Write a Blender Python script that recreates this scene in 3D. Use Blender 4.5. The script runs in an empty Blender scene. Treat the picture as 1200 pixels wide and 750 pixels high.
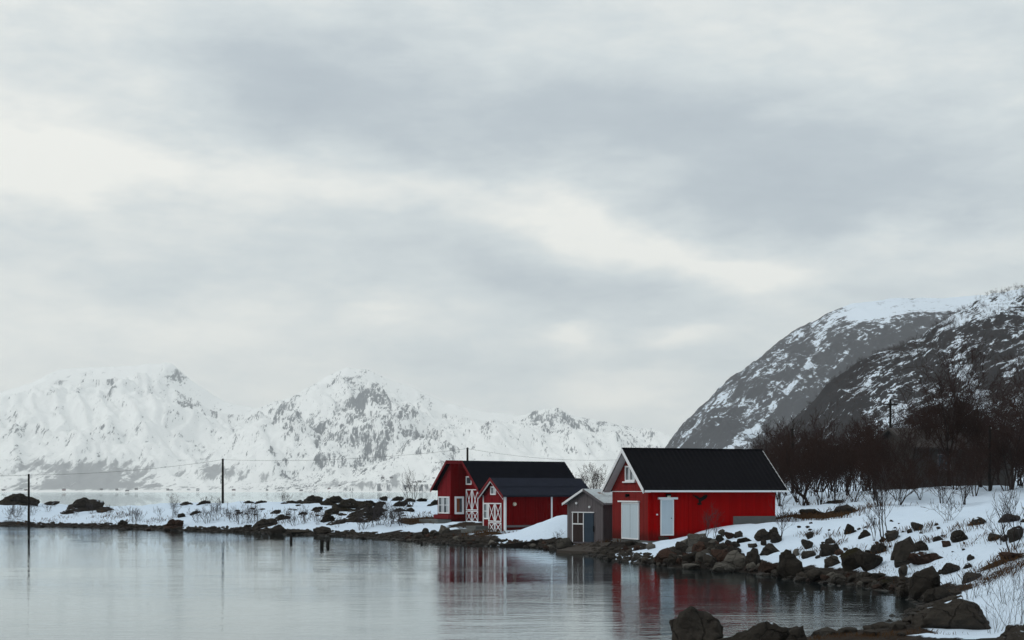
import bpy, bmesh, math, random
import numpy as np
from mathutils import Vector, Matrix, noise as mnoise

# ------------------------------------------------------------------ camera, sky, sun, exposure
F, HZ, CH = 1667.0, 576.0, 3.35           # focal length in photo pixels, horizon row, eye height over the water
scene = bpy.context.scene
col = scene.collection
cam_d = bpy.data.cameras.new('camera'); cam = bpy.data.objects.new('camera', cam_d); col.objects.link(cam)
cam.location = (0, 0, CH); cam.rotation_euler = (math.pi/2, 0, 0)
cam_d.lens = 50.0; cam_d.sensor_width = 36.0; cam_d.shift_y = (HZ-375.0)/1200.0
cam_d.clip_start = 0.1; cam_d.clip_end = 60000
scene.camera = cam
scene.render.engine = 'CYCLES'
scene.cycles.use_denoising = True
scene.cycles.max_bounces = 8; scene.cycles.diffuse_bounces = 3; scene.cycles.glossy_bounces = 3
scene.cycles.volume_bounces = 2
scene.cycles.sample_clamp_indirect = 4.0
vs = scene.view_settings
vs.view_transform = 'Standard'; vs.look = 'None'; vs.exposure = 0.0; vs.gamma = 1.0; vs.use_curve_mapping = False
SUN_EL, SUN_AZ = math.radians(42), math.radians(-112)      # azimuth from +Y, negative = left

class NT:
    """small helper round a node tree"""
    def __init__(s, tree): s.t = tree; s.t.nodes.clear()
    def n(s, kind, ins=None, **props):
        nd = s.t.nodes.new(kind)
        for k, v in props.items(): setattr(nd, k, v)
        for k, v in (ins or {}).items(): s.put(nd.inputs[k], v)
        return nd
    def put(s, sock, v):
        if isinstance(v, bpy.types.NodeSocket): s.t.links.new(v, sock)
        elif isinstance(v, bpy.types.Node): s.t.links.new(v.outputs[0], sock)
        else: sock.default_value = v
    def m(s, op, a, b=None, c=None, clamp=False):
        nd = s.t.nodes.new('ShaderNodeMath'); nd.operation = op; nd.use_clamp = clamp
        for i, v in enumerate((a, b, c)):
            if v is not None: s.put(nd.inputs[i], v)
        return nd.outputs[0]
    def mix(s, fac, a, b, blend='MIX'):
        nd = s.t.nodes.new('ShaderNodeMix'); nd.data_type = 'RGBA'; nd.blend_type = blend
        s.put(nd.inputs[0], fac); s.put(nd.inputs[6], a); s.put(nd.inputs[7], b)
        return nd.outputs[2]
    def step(s, v, lo, hi):
        nd = s.t.nodes.new('ShaderNodeMapRange'); nd.interpolation_type = 'SMOOTHSTEP'
        s.put(nd.inputs[0], v); s.put(nd.inputs[1], lo); s.put(nd.inputs[2], hi)
        return nd.outputs[0]
    def noise(s, vec, scale, detail=4, rough=0.55, dist=0.0):
        nd = s.n('ShaderNodeTexNoise', {'Scale': scale, 'Detail': detail, 'Roughness': rough, 'Distortion': dist})
        if vec is not None: s.put(nd.inputs['Vector'], vec)
        return nd.outputs[0]
    def map(s, vec, scale=(1,1,1), rot=(0,0,0), loc=(0,0,0)):
        nd = s.n('ShaderNodeMapping'); s.put(nd.inputs['Vector'], vec)
        nd.vector_type = 'TEXTURE'; scale = tuple(1/q for q in scale) if rot == (0,0,0) else scale; nd.inputs['Scale'].default_value = scale; nd.inputs['Rotation'].default_value = rot; nd.inputs['Location'].default_value = loc
        return nd.outputs[0]

world = bpy.data.worlds.new('World'); scene.world = world; world.use_nodes = True
w = NT(world.node_tree)
tc = w.n('ShaderNodeTexCoord').outputs['Generated']
sep = w.n('ShaderNodeSeparateXYZ', {0: tc})
dx, dy, dz = sep.outputs
hor = w.m('SQRT', w.m('ADD', w.m('MULTIPLY', dx, dx), w.m('MULTIPLY', dy, dy)))
az = w.m('ARCTAN2', dx, dy); el = w.m('ARCTAN2', dz, hor)
sq = w.map(tc, (1, 1, 2.6))
wn = w.n('ShaderNodeTexNoise', {'Vector': sq, 'Scale': 7.0, 'Detail': 6.0, 'Roughness': 0.55})
wsep = w.n('ShaderNodeSeparateColor', {0: wn.outputs['Color']})
azw = w.m('ADD', az, w.m('MULTIPLY', w.m('SUBTRACT', wsep.outputs[0], 0.5), 0.16))
elw = w.m('ADD', el, w.m('MULTIPLY', w.m('SUBTRACT', wsep.outputs[1], 0.5), 0.085))
def blob(px, py, sx, sy, amp, tilt=0.0):
    a = w.m('SUBTRACT', azw, (px-600)/F); e = w.m('SUBTRACT', elw, (HZ-py)/F)
    if tilt: e = w.m('SUBTRACT', e, w.m('MULTIPLY', a, tilt))
    a = w.m('DIVIDE', a, sx/F); e = w.m('DIVIDE', e, sy/F)
    r = w.m('ADD', w.m('MULTIPLY', a, a), w.m('MULTIPLY', e, e))
    return w.m('MULTIPLY', w.m('EXPONENT', w.m('MULTIPLY', r, -0.5)), amp)
big = w.noise(sq, 2.6, 8, 0.55); fine = w.noise(sq, 9.0, 8, 0.6); wisp = w.noise(w.map(tc, (1, 1, 3.4)), 20.0, 8, 0.62, .6)
v = w.m('ADD', 0.47, w.m('MULTIPLY', w.m('SUBTRACT', big, 0.5), 0.7))
v = w.m('ADD', v, w.m('MULTIPLY', w.m('SUBTRACT', fine, 0.5), 1.1))
v = w.m('ADD', v, w.m('MULTIPLY', w.m('SUBTRACT', wisp, 0.5), 0.42))
for b in [(560,145,330,52,-.50,-.12),(930,215,170,46,-.40,-.2),(300,130,130,30,-.14),(865,316,80,22,.72,-.08),(690,272,120,16,.42,-.22),(40,205,120,55,.55),(480,250,110,14,.30,-.12),
          (190,232,150,24,.42),(1090,285,70,22,.42),(50,75,150,45,.40),(350,315,190,28,-.16),(690,348,100,30,-.36),(1060,215,80,32,-.20),
          (790,411,48,11,.55),(645,405,22,10,.50),(455,376,50,11,.36),(740,462,80,9,.25),(620,445,120,18,-.14),(180,400,240,40,.24),(450,440,420,55,.12),(1000,335,120,12,-.15),(500,340,60,12,.15)]:
    v = w.m('ADD', v, blob(*b))
v = w.m('DIVIDE', w.m('ADD', v, 0.5), 1.5, clamp=True)
cloud = w.n('ShaderNodeValToRGB', {0: v})
cr = cloud.color_ramp
cr.elements[0].position = 0.0; cr.elements[0].color = (.440, .505, .560, 1)
cr.elements[1].position = 1.0; cr.elements[1].color = (1.0, 1.0, .94, 1)
e = cr.elements.new(0.333); e.color = (.530, .597, .640, 1)
e = cr.elements.new(0.613); e.color = (.700, .762, .775, 1)
cl10 = w.mix(1.0, cloud.outputs[0], (10, 10, 10, 1), 'MULTIPLY')
sky = w.n('ShaderNodeTexSky', sky_type='NISHITA', sun_disc=False, sun_elevation=SUN_EL, sun_rotation=SUN_AZ)
bgc = w.mix(0.94, sky.outputs[0], cl10)
bg = w.n('ShaderNodeBackground', {'Color': bgc, 'Strength': 0.1})
w.n('ShaderNodeOutputWorld', {'Surface': bg.outputs[0]})

sun_d = bpy.data.lights.new('sun', 'SUN'); sun = bpy.data.objects.new('sun', sun_d); col.objects.link(sun)
sun_d.energy = 0.9; sun_d.angle = math.radians(30); sun_d.color = (1.0, .97, .92)
sdir = Vector((math.sin(SUN_AZ)*math.cos(SUN_EL), math.cos(SUN_AZ)*math.cos(SUN_EL), math.sin(SUN_EL)))
sun.rotation_euler = sdir.to_track_quat('Z', 'Y').to_euler(); sun.location = sdir*100

# ------------------------------------------------------------------ helpers
def tag(o, label=None, cat=None, group=None, kind=None):
    if label: o['label'] = label
    if cat: o['category'] = cat
    if group: o['group'] = group
    if kind: o['kind'] = kind
    return o
def empty(name, loc, rz=0.0):
    o = bpy.data.objects.new(name, None); col.objects.link(o)
    o.location = loc; o.rotation_euler = (0, 0, rz); o.empty_display_size = 0.2
    return o
def link(name, me, mat=None, parent=None):
    if mat is not None and not me.materials: me.materials.append(mat)
    o = bpy.data.objects.new(name, me); col.objects.link(o)
    if parent: o.parent = parent
    return o
class MB:
    """collects boxes, bars and polygons; build() links them as one mesh object"""
    def __init__(s): s.v = []; s.f = []
    def poly(s, pts, flip=False):
        b = len(s.v); s.v += [tuple(p) for p in pts]; i = list(range(b, b+len(pts)))
        s.f.append(i[::-1] if flip else i); return s
    def hexa(s, p):                       # 8 points: bottom ring 0-3, top ring 4-7
        b = len(s.v); s.v += [tuple(q) for q in p]
        for f in ((3,2,1,0),(4,5,6,7),(0,1,5,4),(1,2,6,5),(2,3,7,6),(3,0,4,7)): s.f.append([b+i for i in f])
        return s
    def box(s, x0, x1, y0, y1, z0, z1):
        return s.hexa([(x0,y0,z0),(x1,y0,z0),(x1,y1,z0),(x0,y1,z0),(x0,y0,z1),(x1,y0,z1),(x1,y1,z1),(x0,y1,z1)])
    def prism(s, pts, d):                 # extrude a polygon by the vector d
        n = len(pts); b = len(s.v); d = Vector(d)
        s.v += [tuple(p) for p in pts] + [tuple(Vector(p)+d) for p in pts]
        s.f.append([b+i for i in range(n)][::-1]); s.f.append([b+n+i for i in range(n)])
        for i in range(n): j = (i+1) % n; s.f.append([b+i, b+j, b+n+j, b+n+i])
        return s
    def tube(s, p0, p1, r0, r1, sides=8):
        p0, p1 = Vector(p0), Vector(p1); d = (p1-p0).normalized()
        a = d.orthogonal().normalized(); c = d.cross(a); b = len(s.v)
        for p, r in ((p0, r0), (p1, r1)):
            for i in range(sides):
                t = 2*math.pi*i/sides; s.v.append(tuple(p + a*math.cos(t)*r + c*math.sin(t)*r))
        for i in range(sides):
            j = (i+1) % sides; s.f.append([b+i, b+j, b+sides+j, b+sides+i])
        s.f.append([b+i for i in range(sides)][::-1]); s.f.append([b+sides+i for i in range(sides)])
        return s
    def mesh(s, name):
        me = bpy.data.meshes.new(name); me.from_pydata(s.v, [], s.f)
        bm = bmesh.new(); bm.from_mesh(me); bmesh.ops.recalc_face_normals(bm, faces=bm.faces); bm.to_mesh(me); bm.free()
        return me
    def build(s, name, mat, parent=None): return link(name, s.mesh(name), mat, parent)

def hash01(ix, iy, seed):
    with np.errstate(over='ignore'):
        h = (ix.astype(np.int64)*374761393 + iy.astype(np.int64)*668265263 + seed*974634533).astype(np.uint32)
        h = (h ^ (h >> 13))*np.uint32(1274126177); h = (h ^ (h >> 16))*np.uint32(2246822519); h = h ^ (h >> 13)
    return h.astype(np.float64)/4294967295.0
def vnoise(x, y, seed=0):
    ix, iy = np.floor(x), np.floor(y); fx, fy = x-ix, y-iy
    fx = fx*fx*fx*(fx*(fx*6-15)+10); fy = fy*fy*fy*(fy*(fy*6-15)+10)
    a, b = hash01(ix, iy, seed), hash01(ix+1, iy, seed); c, d = hash01(ix, iy+1, seed), hash01(ix+1, iy+1, seed)
    return (a*(1-fx)+b*fx)*(1-fy) + (c*(1-fx)+d*fx)*fy
def fbm(x, y, octv=5, seed=0, gain=0.5, ridged=False):
    s, a, t = 0.0, 1.0, 0.0
    for k in range(octv):
        n = vnoise(x*2.03**k + 17.3*k, y*2.03**k - 9.1*k, seed+k)
        if ridged: n = 1-np.abs(2*n-1)
        s = s + a*n; t += a; a *= gain
    return s/t
def smooth(v, lo, hi):
    t = np.clip((v-lo)/(hi-lo), 0, 1); return t*t*(3-2*t)

def mat(name): 
    m = bpy.data.materials.new(name); m.use_nodes = True; return m, NT(m.node_tree)
def finish(t, bsdf): t.n('ShaderNodeOutputMaterial', {'Surface': bsdf.outputs[0]})
def simple(name, c, rough=0.7, var=0.12, scale=6.0, bump=0.0, spec=0.10, metallic=0.0, stretch=(1,1,1), wear=None):
    m, t = mat(name)
    co = t.n('ShaderNodeTexCoord').outputs['Object']
    n1 = t.noise(t.map(co, stretch), scale, 6, 0.6)
    k = t.m('ADD', 1-var, t.m('MULTIPLY', n1, 2*var))
    hsv = t.n('ShaderNodeHueSaturation', {'Value': k, 'Color': (*c, 1)})
    cc = hsv.outputs[0]
    if wear:
        wc, lo, hi, sc = wear
        cc = t.mix(t.step(t.noise(t.map(co, stretch), sc, 8, 0.65), lo, hi), cc, (*wc, 1))
    ins = {'Base Color': cc, 'Roughness': rough, 'Specular IOR Level': spec, 'Metallic': metallic}
    if bump:
        ins['Normal'] = t.n('ShaderNodeBump', {'Height': n1, 'Strength': 1.0, 'Distance': bump}).outputs[0]
    finish(t, t.n('ShaderNodeBsdfPrincipled', ins)); return m

# ------------------------------------------------------------------ materials
def red_paint(name, c, board):
    m, t = mat(name)
    co = t.n('ShaderNodeTexCoord').outputs['Object']
    streak = t.noise(t.map(co, (9, 9, 0.5)), 1.0, 5, 0.6)
    patch = t.noise(co, 0.9, 4, 0.6)
    sx = t.n('ShaderNodeSeparateXYZ', {0: co}); bi = t.m('FLOOR', t.m('DIVIDE', t.m('ADD', sx.outputs[0], sx.outputs[1]), board))
    wn_ = t.n('ShaderNodeTexWhiteNoise', {'W': bi}, noise_dimensions='1D').outputs[0]
    k = t.m('ADD', 0.56, t.m('ADD', t.m('MULTIPLY', streak, 0.36), t.m('MULTIPLY', patch, 0.24)))
    k = t.m('ADD', k, t.m('MULTIPLY', wn_, .26))
    cc = t.n('ShaderNodeHueSaturation', {'Value': k, 'Color': (*c, 1)}).outputs[0]
    fade = t.step(t.noise(t.map(co, (5, 5, 0.7)), 1.6, 6, 0.7), .60, .85)
    cc = t.mix(t.m('MULTIPLY', fade, .35), cc, (c[0]*.75, c[1]*2.2+.002, c[2]*2.2+.002, 1))
    grime = t.step(t.m('ADD', sx.outputs[2], t.m('MULTIPLY', streak, -.9)), .12, -.42)
    cc = t.mix(t.m('MULTIPLY', grime, .6), cc, (.020, .008, .007, 1))
    finish(t, t.n('ShaderNodeBsdfPrincipled', {'Base Color': cc, 'Roughness': 0.75, 'Specular IOR Level': 0.03}))
    return m
M = {}
M['red_a'] = red_paint('red_boathouse_paint', (.29, .0015, .0018), .13)
M['red_b'] = red_paint('red_cabin_paint', (.118, .0022, .0032), .13)
M['red_c'] = red_paint('red_barn_paint', (.118, .0025, .0038), .13)
M['red_a_gable'] = red_paint('sheen_red_gable_paint', (.190, .021, .020), .13)  # boathouse red made paler and greyer: the gable's sheen put into the colour
M['red_c_gable'] = red_paint('lit_red_barn_gable_paint', (.175, .014, .018), .13)  # lighter copy of the barn red: light on the gable fronts painted in
M['red_trim'] = simple('red_trim_paint', (.16, .014, .018), .6)
M['white'] = simple('white_paint', (.74, .76, .78), .55, .10, 3, wear=((.42, .42, .42), .62, .80, 5))
M['pale_door'] = simple('pale_blue_grey_door', (.48, .57, .63), .5, .10, 2.5, stretch=(3,3,.4))
M['blue_door'] = simple('faded_blue_boards', (.036, .054, .076), .7, .3, 6, stretch=(4,4,.5))
M['glass'] = simple('window_glass', (.05, .065, .075), .04, .05, spec=.9)
M['curtain'] = simple('window_curtain', (.45, .49, .52), .8, .25, 5, stretch=(6,6,.5))
M['curtain_brown'] = simple('brown_curtain', (.20, .065, .030), .8, .3, 5, stretch=(6,6,.5))
M['black'] = simple('black_metal', (.005, .005, .005), .85, spec=.1)
M['tile_a'] = simple('black_roof_tiles', (.0055, .0055, .0075), .6, .5, 3, spec=.02)
M['tile_c'] = simple('dark_slate_roof', (.0050, .0056, .0095), .75, .5, 3, spec=.02)
M['felt'] = simple('blue_black_roof_felt', (.013, .016, .027), .75, .3, 2.2, .004, spec=.06)
M['tin'] = simple('weathered_grey_tin', (.44, .49, .52), .6, .16, 4, spec=.3, wear=((.13, .055, .032), .56, .70, 2.2))
M['grey_wood'] = simple('weathered_grey_boards', (.120, .108, .114), .8, .38, 5, .004, stretch=(5,5,.4))
M['brown_wood'] = simple('brown_door_boards', (.036, .026, .025), .8, .4, 6, .004, stretch=(5,5,.4))
M['slip_wood'] = simple('wet_brown_planks', (.050, .042, .036), .8, .4, 4, .004, stretch=(.4,4,4))
M['pole_wood'] = simple('tarred_pole_wood', (.013, .011, .010), .8, .3, 6, .003, stretch=(4,4,.3))
M['concrete'] = simple('grey_concrete', (.12, .125, .122), .85, .25, 4, .006)
M['barn_wood'] = simple('dark_barn_boards', (.055, .050, .047), .85, .35, 4, .004, stretch=(4,4,.4))
M['barn_roof'] = simple('brown_grey_barn_roof', (.075, .068, .066), .8, .3, 3, wear=((.20,.20,.21), .55, .8, 1.2))
M['lamp'] = simple('lamp_glass', (.55, .50, .40), .35, .1)
M['bark'] = simple('dark_birch_bark', (.026, .018, .016), .85, .4, 3)
M['twig'] = simple('brown_red_twigs', (.030, .0150, .0115), .8, .5, .5)
M['twig_grey'] = simple('grey_brown_twigs', (.050, .043, .044), .8, .35, .6)
M['grass'] = simple('dry_brown_grass', (.075, .040, .018), .9, .5, 1.5)
M['kelp'] = simple('brown_seaweed', (.050, .028, .013), .7, .5, 3)

def rock_mat(name, base, moss, mosslo):
    m, t = mat(name)
    geo = t.n('ShaderNodeNewGeometry'); pos = geo.outputs['Position']
    rnd = t.n('ShaderNodeObjectInfo').outputs['Random']
    n1 = t.noise(pos, 1.6, 8, 0.65); n2 = t.noise(pos, 9.0, 6, 0.6)
    n3 = t.noise(pos, .55, 4, .6)
    k = t.m('ADD', -.25, t.m('ADD', t.m('MULTIPLY', n1, 1.5), t.m('ADD', t.m('MULTIPLY', rnd, .8), t.m('MULTIPLY', n3, .5))))
    c = t.n('ShaderNodeHueSaturation', {'Value': k, 'Color': (*base, 1)}).outputs[0]
    c = t.mix(t.m('MULTIPLY', t.step(n2, .58, .74), .55), c, (.052, .048, .041, 1))          # pale lichen
    c = t.mix(t.m('MULTIPLY', t.step(t.noise(pos, 3.0, 5, .6), .60, .75), .5), c, (.005, .0045, .004, 1))
    up = t.n('ShaderNodeSeparateXYZ', {0: geo.outputs['Normal']}).outputs[2]
    mf = t.step(t.m('ADD', up, t.m('MULTIPLY', t.m('SUBTRACT', n1, .5), 1.6)), mosslo, mosslo+.35)
    c = t.mix(mf, c, (*moss, 1))
    zz = t.n('ShaderNodeSeparateXYZ', {0: pos}).outputs[2]
    sn = t.m('MULTIPLY', t.step(t.m('ADD', up, t.m('ADD', t.m('MULTIPLY', t.m('SUBTRACT', n1, .5), 1.5), t.m('MULTIPLY', t.m('SUBTRACT', n3, .5), 1.6))), 1.12, 1.22), t.step(zz, .5, .8))   # snow left in hollows on top
    c = t.mix(sn, c, (.60, .70, .80, 1))
    wet = t.step(t.m('ADD', zz, t.m('MULTIPLY', n1, .25)), .42, .16)                         # splash zone
    c = t.mix(t.m('MULTIPLY', wet, .55), c, (.005, .004, .003, 1))
    vo = t.n('ShaderNodeTexVoronoi', {'Vector': t.mix(.9, pos, t.n('ShaderNodeTexNoise', {'Vector': pos, 'Scale': 1.3, 'Detail': 6.}).outputs['Color'], 'ADD'), 'Scale': 1.3}, feature='DISTANCE_TO_EDGE').outputs[0]
    crack = t.step(vo, .0, .03)
    c = t.mix(t.m('MULTIPLY', t.m('SUBTRACT', 1., crack), .35), c, (.006, .005, .005, 1))
    h = t.m('ADD', t.m('MULTIPLY', n1, 1.0), t.m('ADD', t.m('MULTIPLY', n2, .35), t.m('MULTIPLY', crack, .25)))
    nr = t.n('ShaderNodeBump', {'Height': h, 'Strength': 1.0, 'Distance': .22}).outputs[0]
    rg = t.m('SUBTRACT', .88, t.m('MULTIPLY', wet, .38))
    finish(t, t.n('ShaderNodeBsdfPrincipled', {'Base Color': c, 'Roughness': rg, 'Specular IOR Level': t.m('ADD', .04, t.m('MULTIPLY', wet, .12)), 'Normal': nr}))
    return m
M['rock'] = rock_mat('dark_grey_brown_rock', (.031, .0270, .0230), (.020, .017, .009), 1.15)
M['rock_moss'] = rock_mat('mossy_dark_rock', (.023, .020, .0165), (.016, .0135, .0045), .62)
M['rock_light'] = rock_mat('pale_grey_rock', (.078, .072, .063), (.03, .026, .018), 1.4)
M['rock_red'] = rock_mat('reddish_brown_rock', (.036, .022, .017), (.02, .017, .010), 1.3)

def ground_mat():
    m, t = mat('snow_and_bare_ground')
    pos = t.n('ShaderNodeNewGeometry').outputs['Position']
    at = t.n('ShaderNodeAttribute', attribute_name='snow').outputs['Fac']
    gr = t.n('ShaderNodeAttribute', attribute_name='gravel').outputs['Fac']
    n0 = t.noise(pos, .9, 8, .65); n1 = t.noise(pos, 4.5, 6, .6); n2 = t.noise(pos, 22., 4, .6)
    f = t.m('ADD', at, t.m('ADD', t.m('MULTIPLY', t.m('SUBTRACT', n0, .5), .9), t.m('MULTIPLY', t.m('SUBTRACT', n1, .5), .6)))
    f = t.step(f, .46, .56)
    earth = t.mix(n1, (.012, .008, .006, 1), (.048, .029, .016, 1))
    peb = t.n('ShaderNodeTexVoronoi', {'Vector': pos, 'Scale': 5.0}, feature='F1')
    peb_c = t.mix(peb.outputs['Color'], (.007, .006, .0055, 1), (.034, .029, .025, 1))
    bare = t.mix(gr, earth, peb_c)
    snow_c = t.mix(n0, (.56, .67, .80, 1), (.64, .74, .85, 1))
    snow_c = t.mix(t.m('MULTIPLY', t.step(t.noise(pos, 7., 7, .7), .66, .74), .55), snow_c, (.16, .13, .11, 1))
    c = t.mix(f, bare, snow_c)
    hs = t.m('ADD', t.m('MULTIPLY', n0, .22), t.m('MULTIPLY', n1, .06))
    hb = t.m('ADD', t.m('MULTIPLY', n1, .10), t.m('MULTIPLY', t.m('SUBTRACT', 1., peb.outputs['Distance']), .06))
    h = t.m('ADD', t.m('MULTIPLY', f, t.m('ADD', hs, .06)), t.m('MULTIPLY', t.m('SUBTRACT', 1., f), hb))
    nr = t.n('ShaderNodeBump', {'Height': h, 'Strength': .8, 'Distance': 1.0}).outputs[0]
    b = t.n('ShaderNodeBsdfPrincipled', {'Base Color': c, 'Roughness': .8, 'Specular IOR Level': .04, 'Normal': nr})
    finish(t, b); return m
M['ground'] = ground_mat()

def mountain_mat(name, rock, rock2, s1, s2, amp, stretch=(1,1,1), rot=(0,0,0), lo=.46, hi=.56, forest=None, snow_c=(.66, .74, .83)):
    m, t = mat(name)
    pos = t.n('ShaderNodeNewGeometry').outputs['Position']
    at = t.n('ShaderNodeAttribute', attribute_name='snow').outputs['Fac']
    mp = t.map(pos, stretch, rot)
    n1 = t.noise(mp, s1, 10, .68); n2 = t.noise(mp, s2, 8, .65)
    f = t.m('ADD', at, t.m('ADD', t.m('MULTIPLY', t.m('SUBTRACT', n1, .5), amp), t.m('MULTIPLY', t.m('SUBTRACT', n2, .5), amp*.8)))
    f = t.step(f, lo, hi)
    rc = t.mix(n2, (*rock, 1), (*rock2, 1))
    if forest:
        fa = t.n('ShaderNodeAttribute', attribute_name='forest').outputs['Fac']
        ff = t.step(t.m('ADD', fa, t.m('MULTIPLY', t.m('SUBTRACT', n1, .5), 2.4)), .42, .66)
        f = t.m('MULTIPLY', f, t.m('SUBTRACT', 1., t.m('MULTIPLY', ff, .72)))
    c = t.mix(f, rc, (*snow_c, 1))
    nr = t.n('ShaderNodeBump', {'Height': t.m('ADD', n1, t.m('MULTIPLY', n2, .5)), 'Strength': .5, 'Distance': .05/s1}).outputs[0]
    finish(t, t.n('ShaderNodeBsdfPrincipled', {'Base Color': c, 'Roughness': .85, 'Specular IOR Level': .02, 'Normal': nr}))
    return m
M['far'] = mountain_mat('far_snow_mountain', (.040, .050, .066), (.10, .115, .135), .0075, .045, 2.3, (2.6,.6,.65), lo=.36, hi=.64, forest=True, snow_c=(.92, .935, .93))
M['mid'] = mountain_mat('grey_cliff_mountain', (.022, .024, .030), (.060, .062, .070), .028, .12, 2.4, lo=.42, hi=.64)
M['hill'] = mountain_mat('wooded_rock_hill', (.010, .0095, .011), (.034, .030, .031), .130, .55, 3.0, (1.7, 1.2, 1), (0, -.6, 0), lo=.42, hi=.62)

def water_mat():
    m, t = mat('cold_sea_water')
    pos = t.n('ShaderNodeNewGeometry').outputs['Position']
    a = t.noise(t.map(pos, (.40, 1.0, 1)), 2.6, 5, .6)
    b = t.noise(t.map(pos, (.35, 1.0, 1)), .55, 4, .5, .4)
    gust = t.step(t.noise(t.map(pos, (.10, .22, 1)), .35, 3, .5), .38, .66)
    h = t.m('ADD', t.m('MULTIPLY', a, t.m('ADD', .0050, t.m('ADD', t.m('MULTIPLY', gust, .0095), t.m('MULTIPLY', t.step(t.n('ShaderNodeSeparateXYZ', {0: pos}).outputs[1], 170., 260.), .012)))), t.m('MULTIPLY', b, .019))
    nr = t.n('ShaderNodeBump', {'Height': h, 'Strength': 1.0, 'Distance': 1.0}).outputs[0]
    fr = t.m('POWER', t.n('ShaderNodeFresnel', {'IOR': 1.333, 'Normal': nr}).outputs[0], .66)
    gl = t.n('ShaderNodeBsdfGlossy', {'Color': (.93, .985, 1.0, 1), 'Roughness': .015, 'Normal': nr}); df = t.n('ShaderNodeBsdfDiffuse', {'Color': (.008, .013, .015, 1)})
    bs = t.n('ShaderNodeMixShader', {0: fr, 1: df.outputs[0], 2: gl.outputs[0]})
    finish(t, bs); return m
M['water'] = water_mat()

# ------------------------------------------------------------------ ground: one sheet with the shoreline of the bay
def W(px, Y, z=None):
    return ((px-600)/F*Y, Y)
def shore(px, py):
    Y = CH*F/(py-HZ); return ((px-600)/F*Y, Y)
front = [(-95., 150.)] + [shore(*p) for p in [(0,616),(100,618),(200,621.5),(300,624.5),(400,628.5),(480,634),(520,637.5),(560,639.5),
    (620,641),(650,643),(690,651),(720,657),(760,661),(800,666),(850,668),(900,674),(940,680),(1000,686),(1050,692),(1075,702),(1092,712),
    (1066,721),(1072,734),(1000,744),(940,747),(870,757),(790,767)]]
poly = np.array(front + [(1.5,22),(-1,15),(-6,10),(-20,6),(-80,5),(-80,-60),(900,-60),(900,1600),(250,1600),(90,700),(50,400),(25,260),(8,195),(-20,180),(-60,186),(-95,182)])
def sdist(x, y):
    best = np.full(x.shape, 1e18); inside = np.zeros(x.shape, bool)
    n = len(poly)
    for i in range(n):
        ax, ay = poly[i]; bx, by = poly[(i+1) % n]
        ex, ey = bx-ax, by-ay; l2 = ex*ex+ey*ey
        t = np.clip(((x-ax)*ex+(y-ay)*ey)/l2, 0, 1)
        best = np.minimum(best, (x-ax-t*ex)**2+(y-ay-t*ey)**2)
        if ay != by:
            c = (ay > y) != (by > y); xi = ax + (y-ay)/(by-ay)*ex
            inside ^= c & (x < xi)
    d = np.sqrt(best); return np.where(inside, d, -d)
ctl = [(*W(530,108),1.0,9),(*W(590,95),.66,6),(*W(690,83),.42,5),(*W(755,77),.74,9),(*W(718,83),.66,8),(*W(908,80),1.55,9),(*W(860,69),1.62,9),
       (*W(800,72),1.1,9),(*W(1000,63),2.25,11),(*W(1100,56),2.5,11),(*W(1200,50),2.8,12),(*W(1300,48),3.2,12),(*W(1200,36),1.85,9),(*W(1300,34),2.6,9),
       (*W(1150,34),1.25,6),(*W(1205,28),.70,8),(*W(1160,29),.45,8),(*W(1060,28.5),.22,8),(*W(1000,28),.15,8),(*W(900,27),.12,8),(*W(1000,22),.45,8),(*W(1150,22),.7,8),(15,20,1.7,9),(0,-5,1.7,7),(-30,-5,1.7,7),(*W(950,95),2.3,10),(*W(1000,112),3.1,10),
       (*W(1100,84),2.45,10),(*W(1200,84),2.9,10),(*W(1060,98),3.3,10),(*W(1110,98),3.5,10),(*W(1170,98),3.7,10),(*W(1100,110),4.0,10),(80,130,5,10),(60,200,7,10),(30,150,3.4,10),(150,400,12,10),(300,600,25,10),(120,700,14,10),
       (*W(100,158),1.45,18),(*W(0,158),2.0,18),(*W(300,150),2.05,16),(*W(430,142),2.5,16),(*W(490,140),2.3,14),(-90,165,2.0,18),
       (*W(600,130),1.6,10),(*W(700,120),1.8,10)]
ctl = np.array(ctl)
bumps = [(3.6,88.6,1.15,2.7,2.2),(1.2,89.5,.30,2.6,2.0),(2.2,87.2,.2,1.0,.8)]
def height(x, y):
    d = sdist(x, y)
    num = np.zeros_like(x); den = np.zeros_like(x); nw = np.zeros_like(x)
    for cx, cy, cz, cw in ctl:
        k = 1.0/((x-cx)**2+(y-cy)**2+9.0)**1.7
        num += k*cz; nw += k*cw; den += k
    P, wd = num/den, nw/den
    t = np.clip(d/wd, 0, 1); s = 1-(1-t)**1.8
    z = P*s
    for bx, by, bz, rx, ry in bumps: z = z + bz*np.exp(-((x-bx)/rx)**2-((y-by)/ry)**2)*smooth(d, .3, 3)
    near = np.exp(-np.maximum(y-160, 0)/60.)
    z = z + (fbm(x*.22, y*.22, 4, 3)-.5)*.55*smooth(d, 1, 8)*np.clip(P/2., .25, 1)*near
    z = z + (fbm(x*.6, y*.6, 4, 9)-.5)*.46*smooth(d, .0, 3)
    z = np.where(d < 0, np.maximum(-.22*(-d)-.02, -3.0), z+.02)
    return z, d, P
def axis(fine0, fine1, step, lo, hi, grow=1.18):
    a = list(np.arange(fine0, fine1, step)); s = step
    while a[-1] < hi: s *= grow; a.append(a[-1]+s)
    s = step; b = []
    x = fine0
    while x > lo: s *= grow; x -= s; b.append(x)
    return np.array(b[::-1]+a)
gx = axis(-56, 40, .40, -140, 900); gy = axis(26, 165, .40, -60, 1600)
GX, GY = np.meshgrid(gx, gy)
GZ, GD, GP = height(GX, GY)
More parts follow.
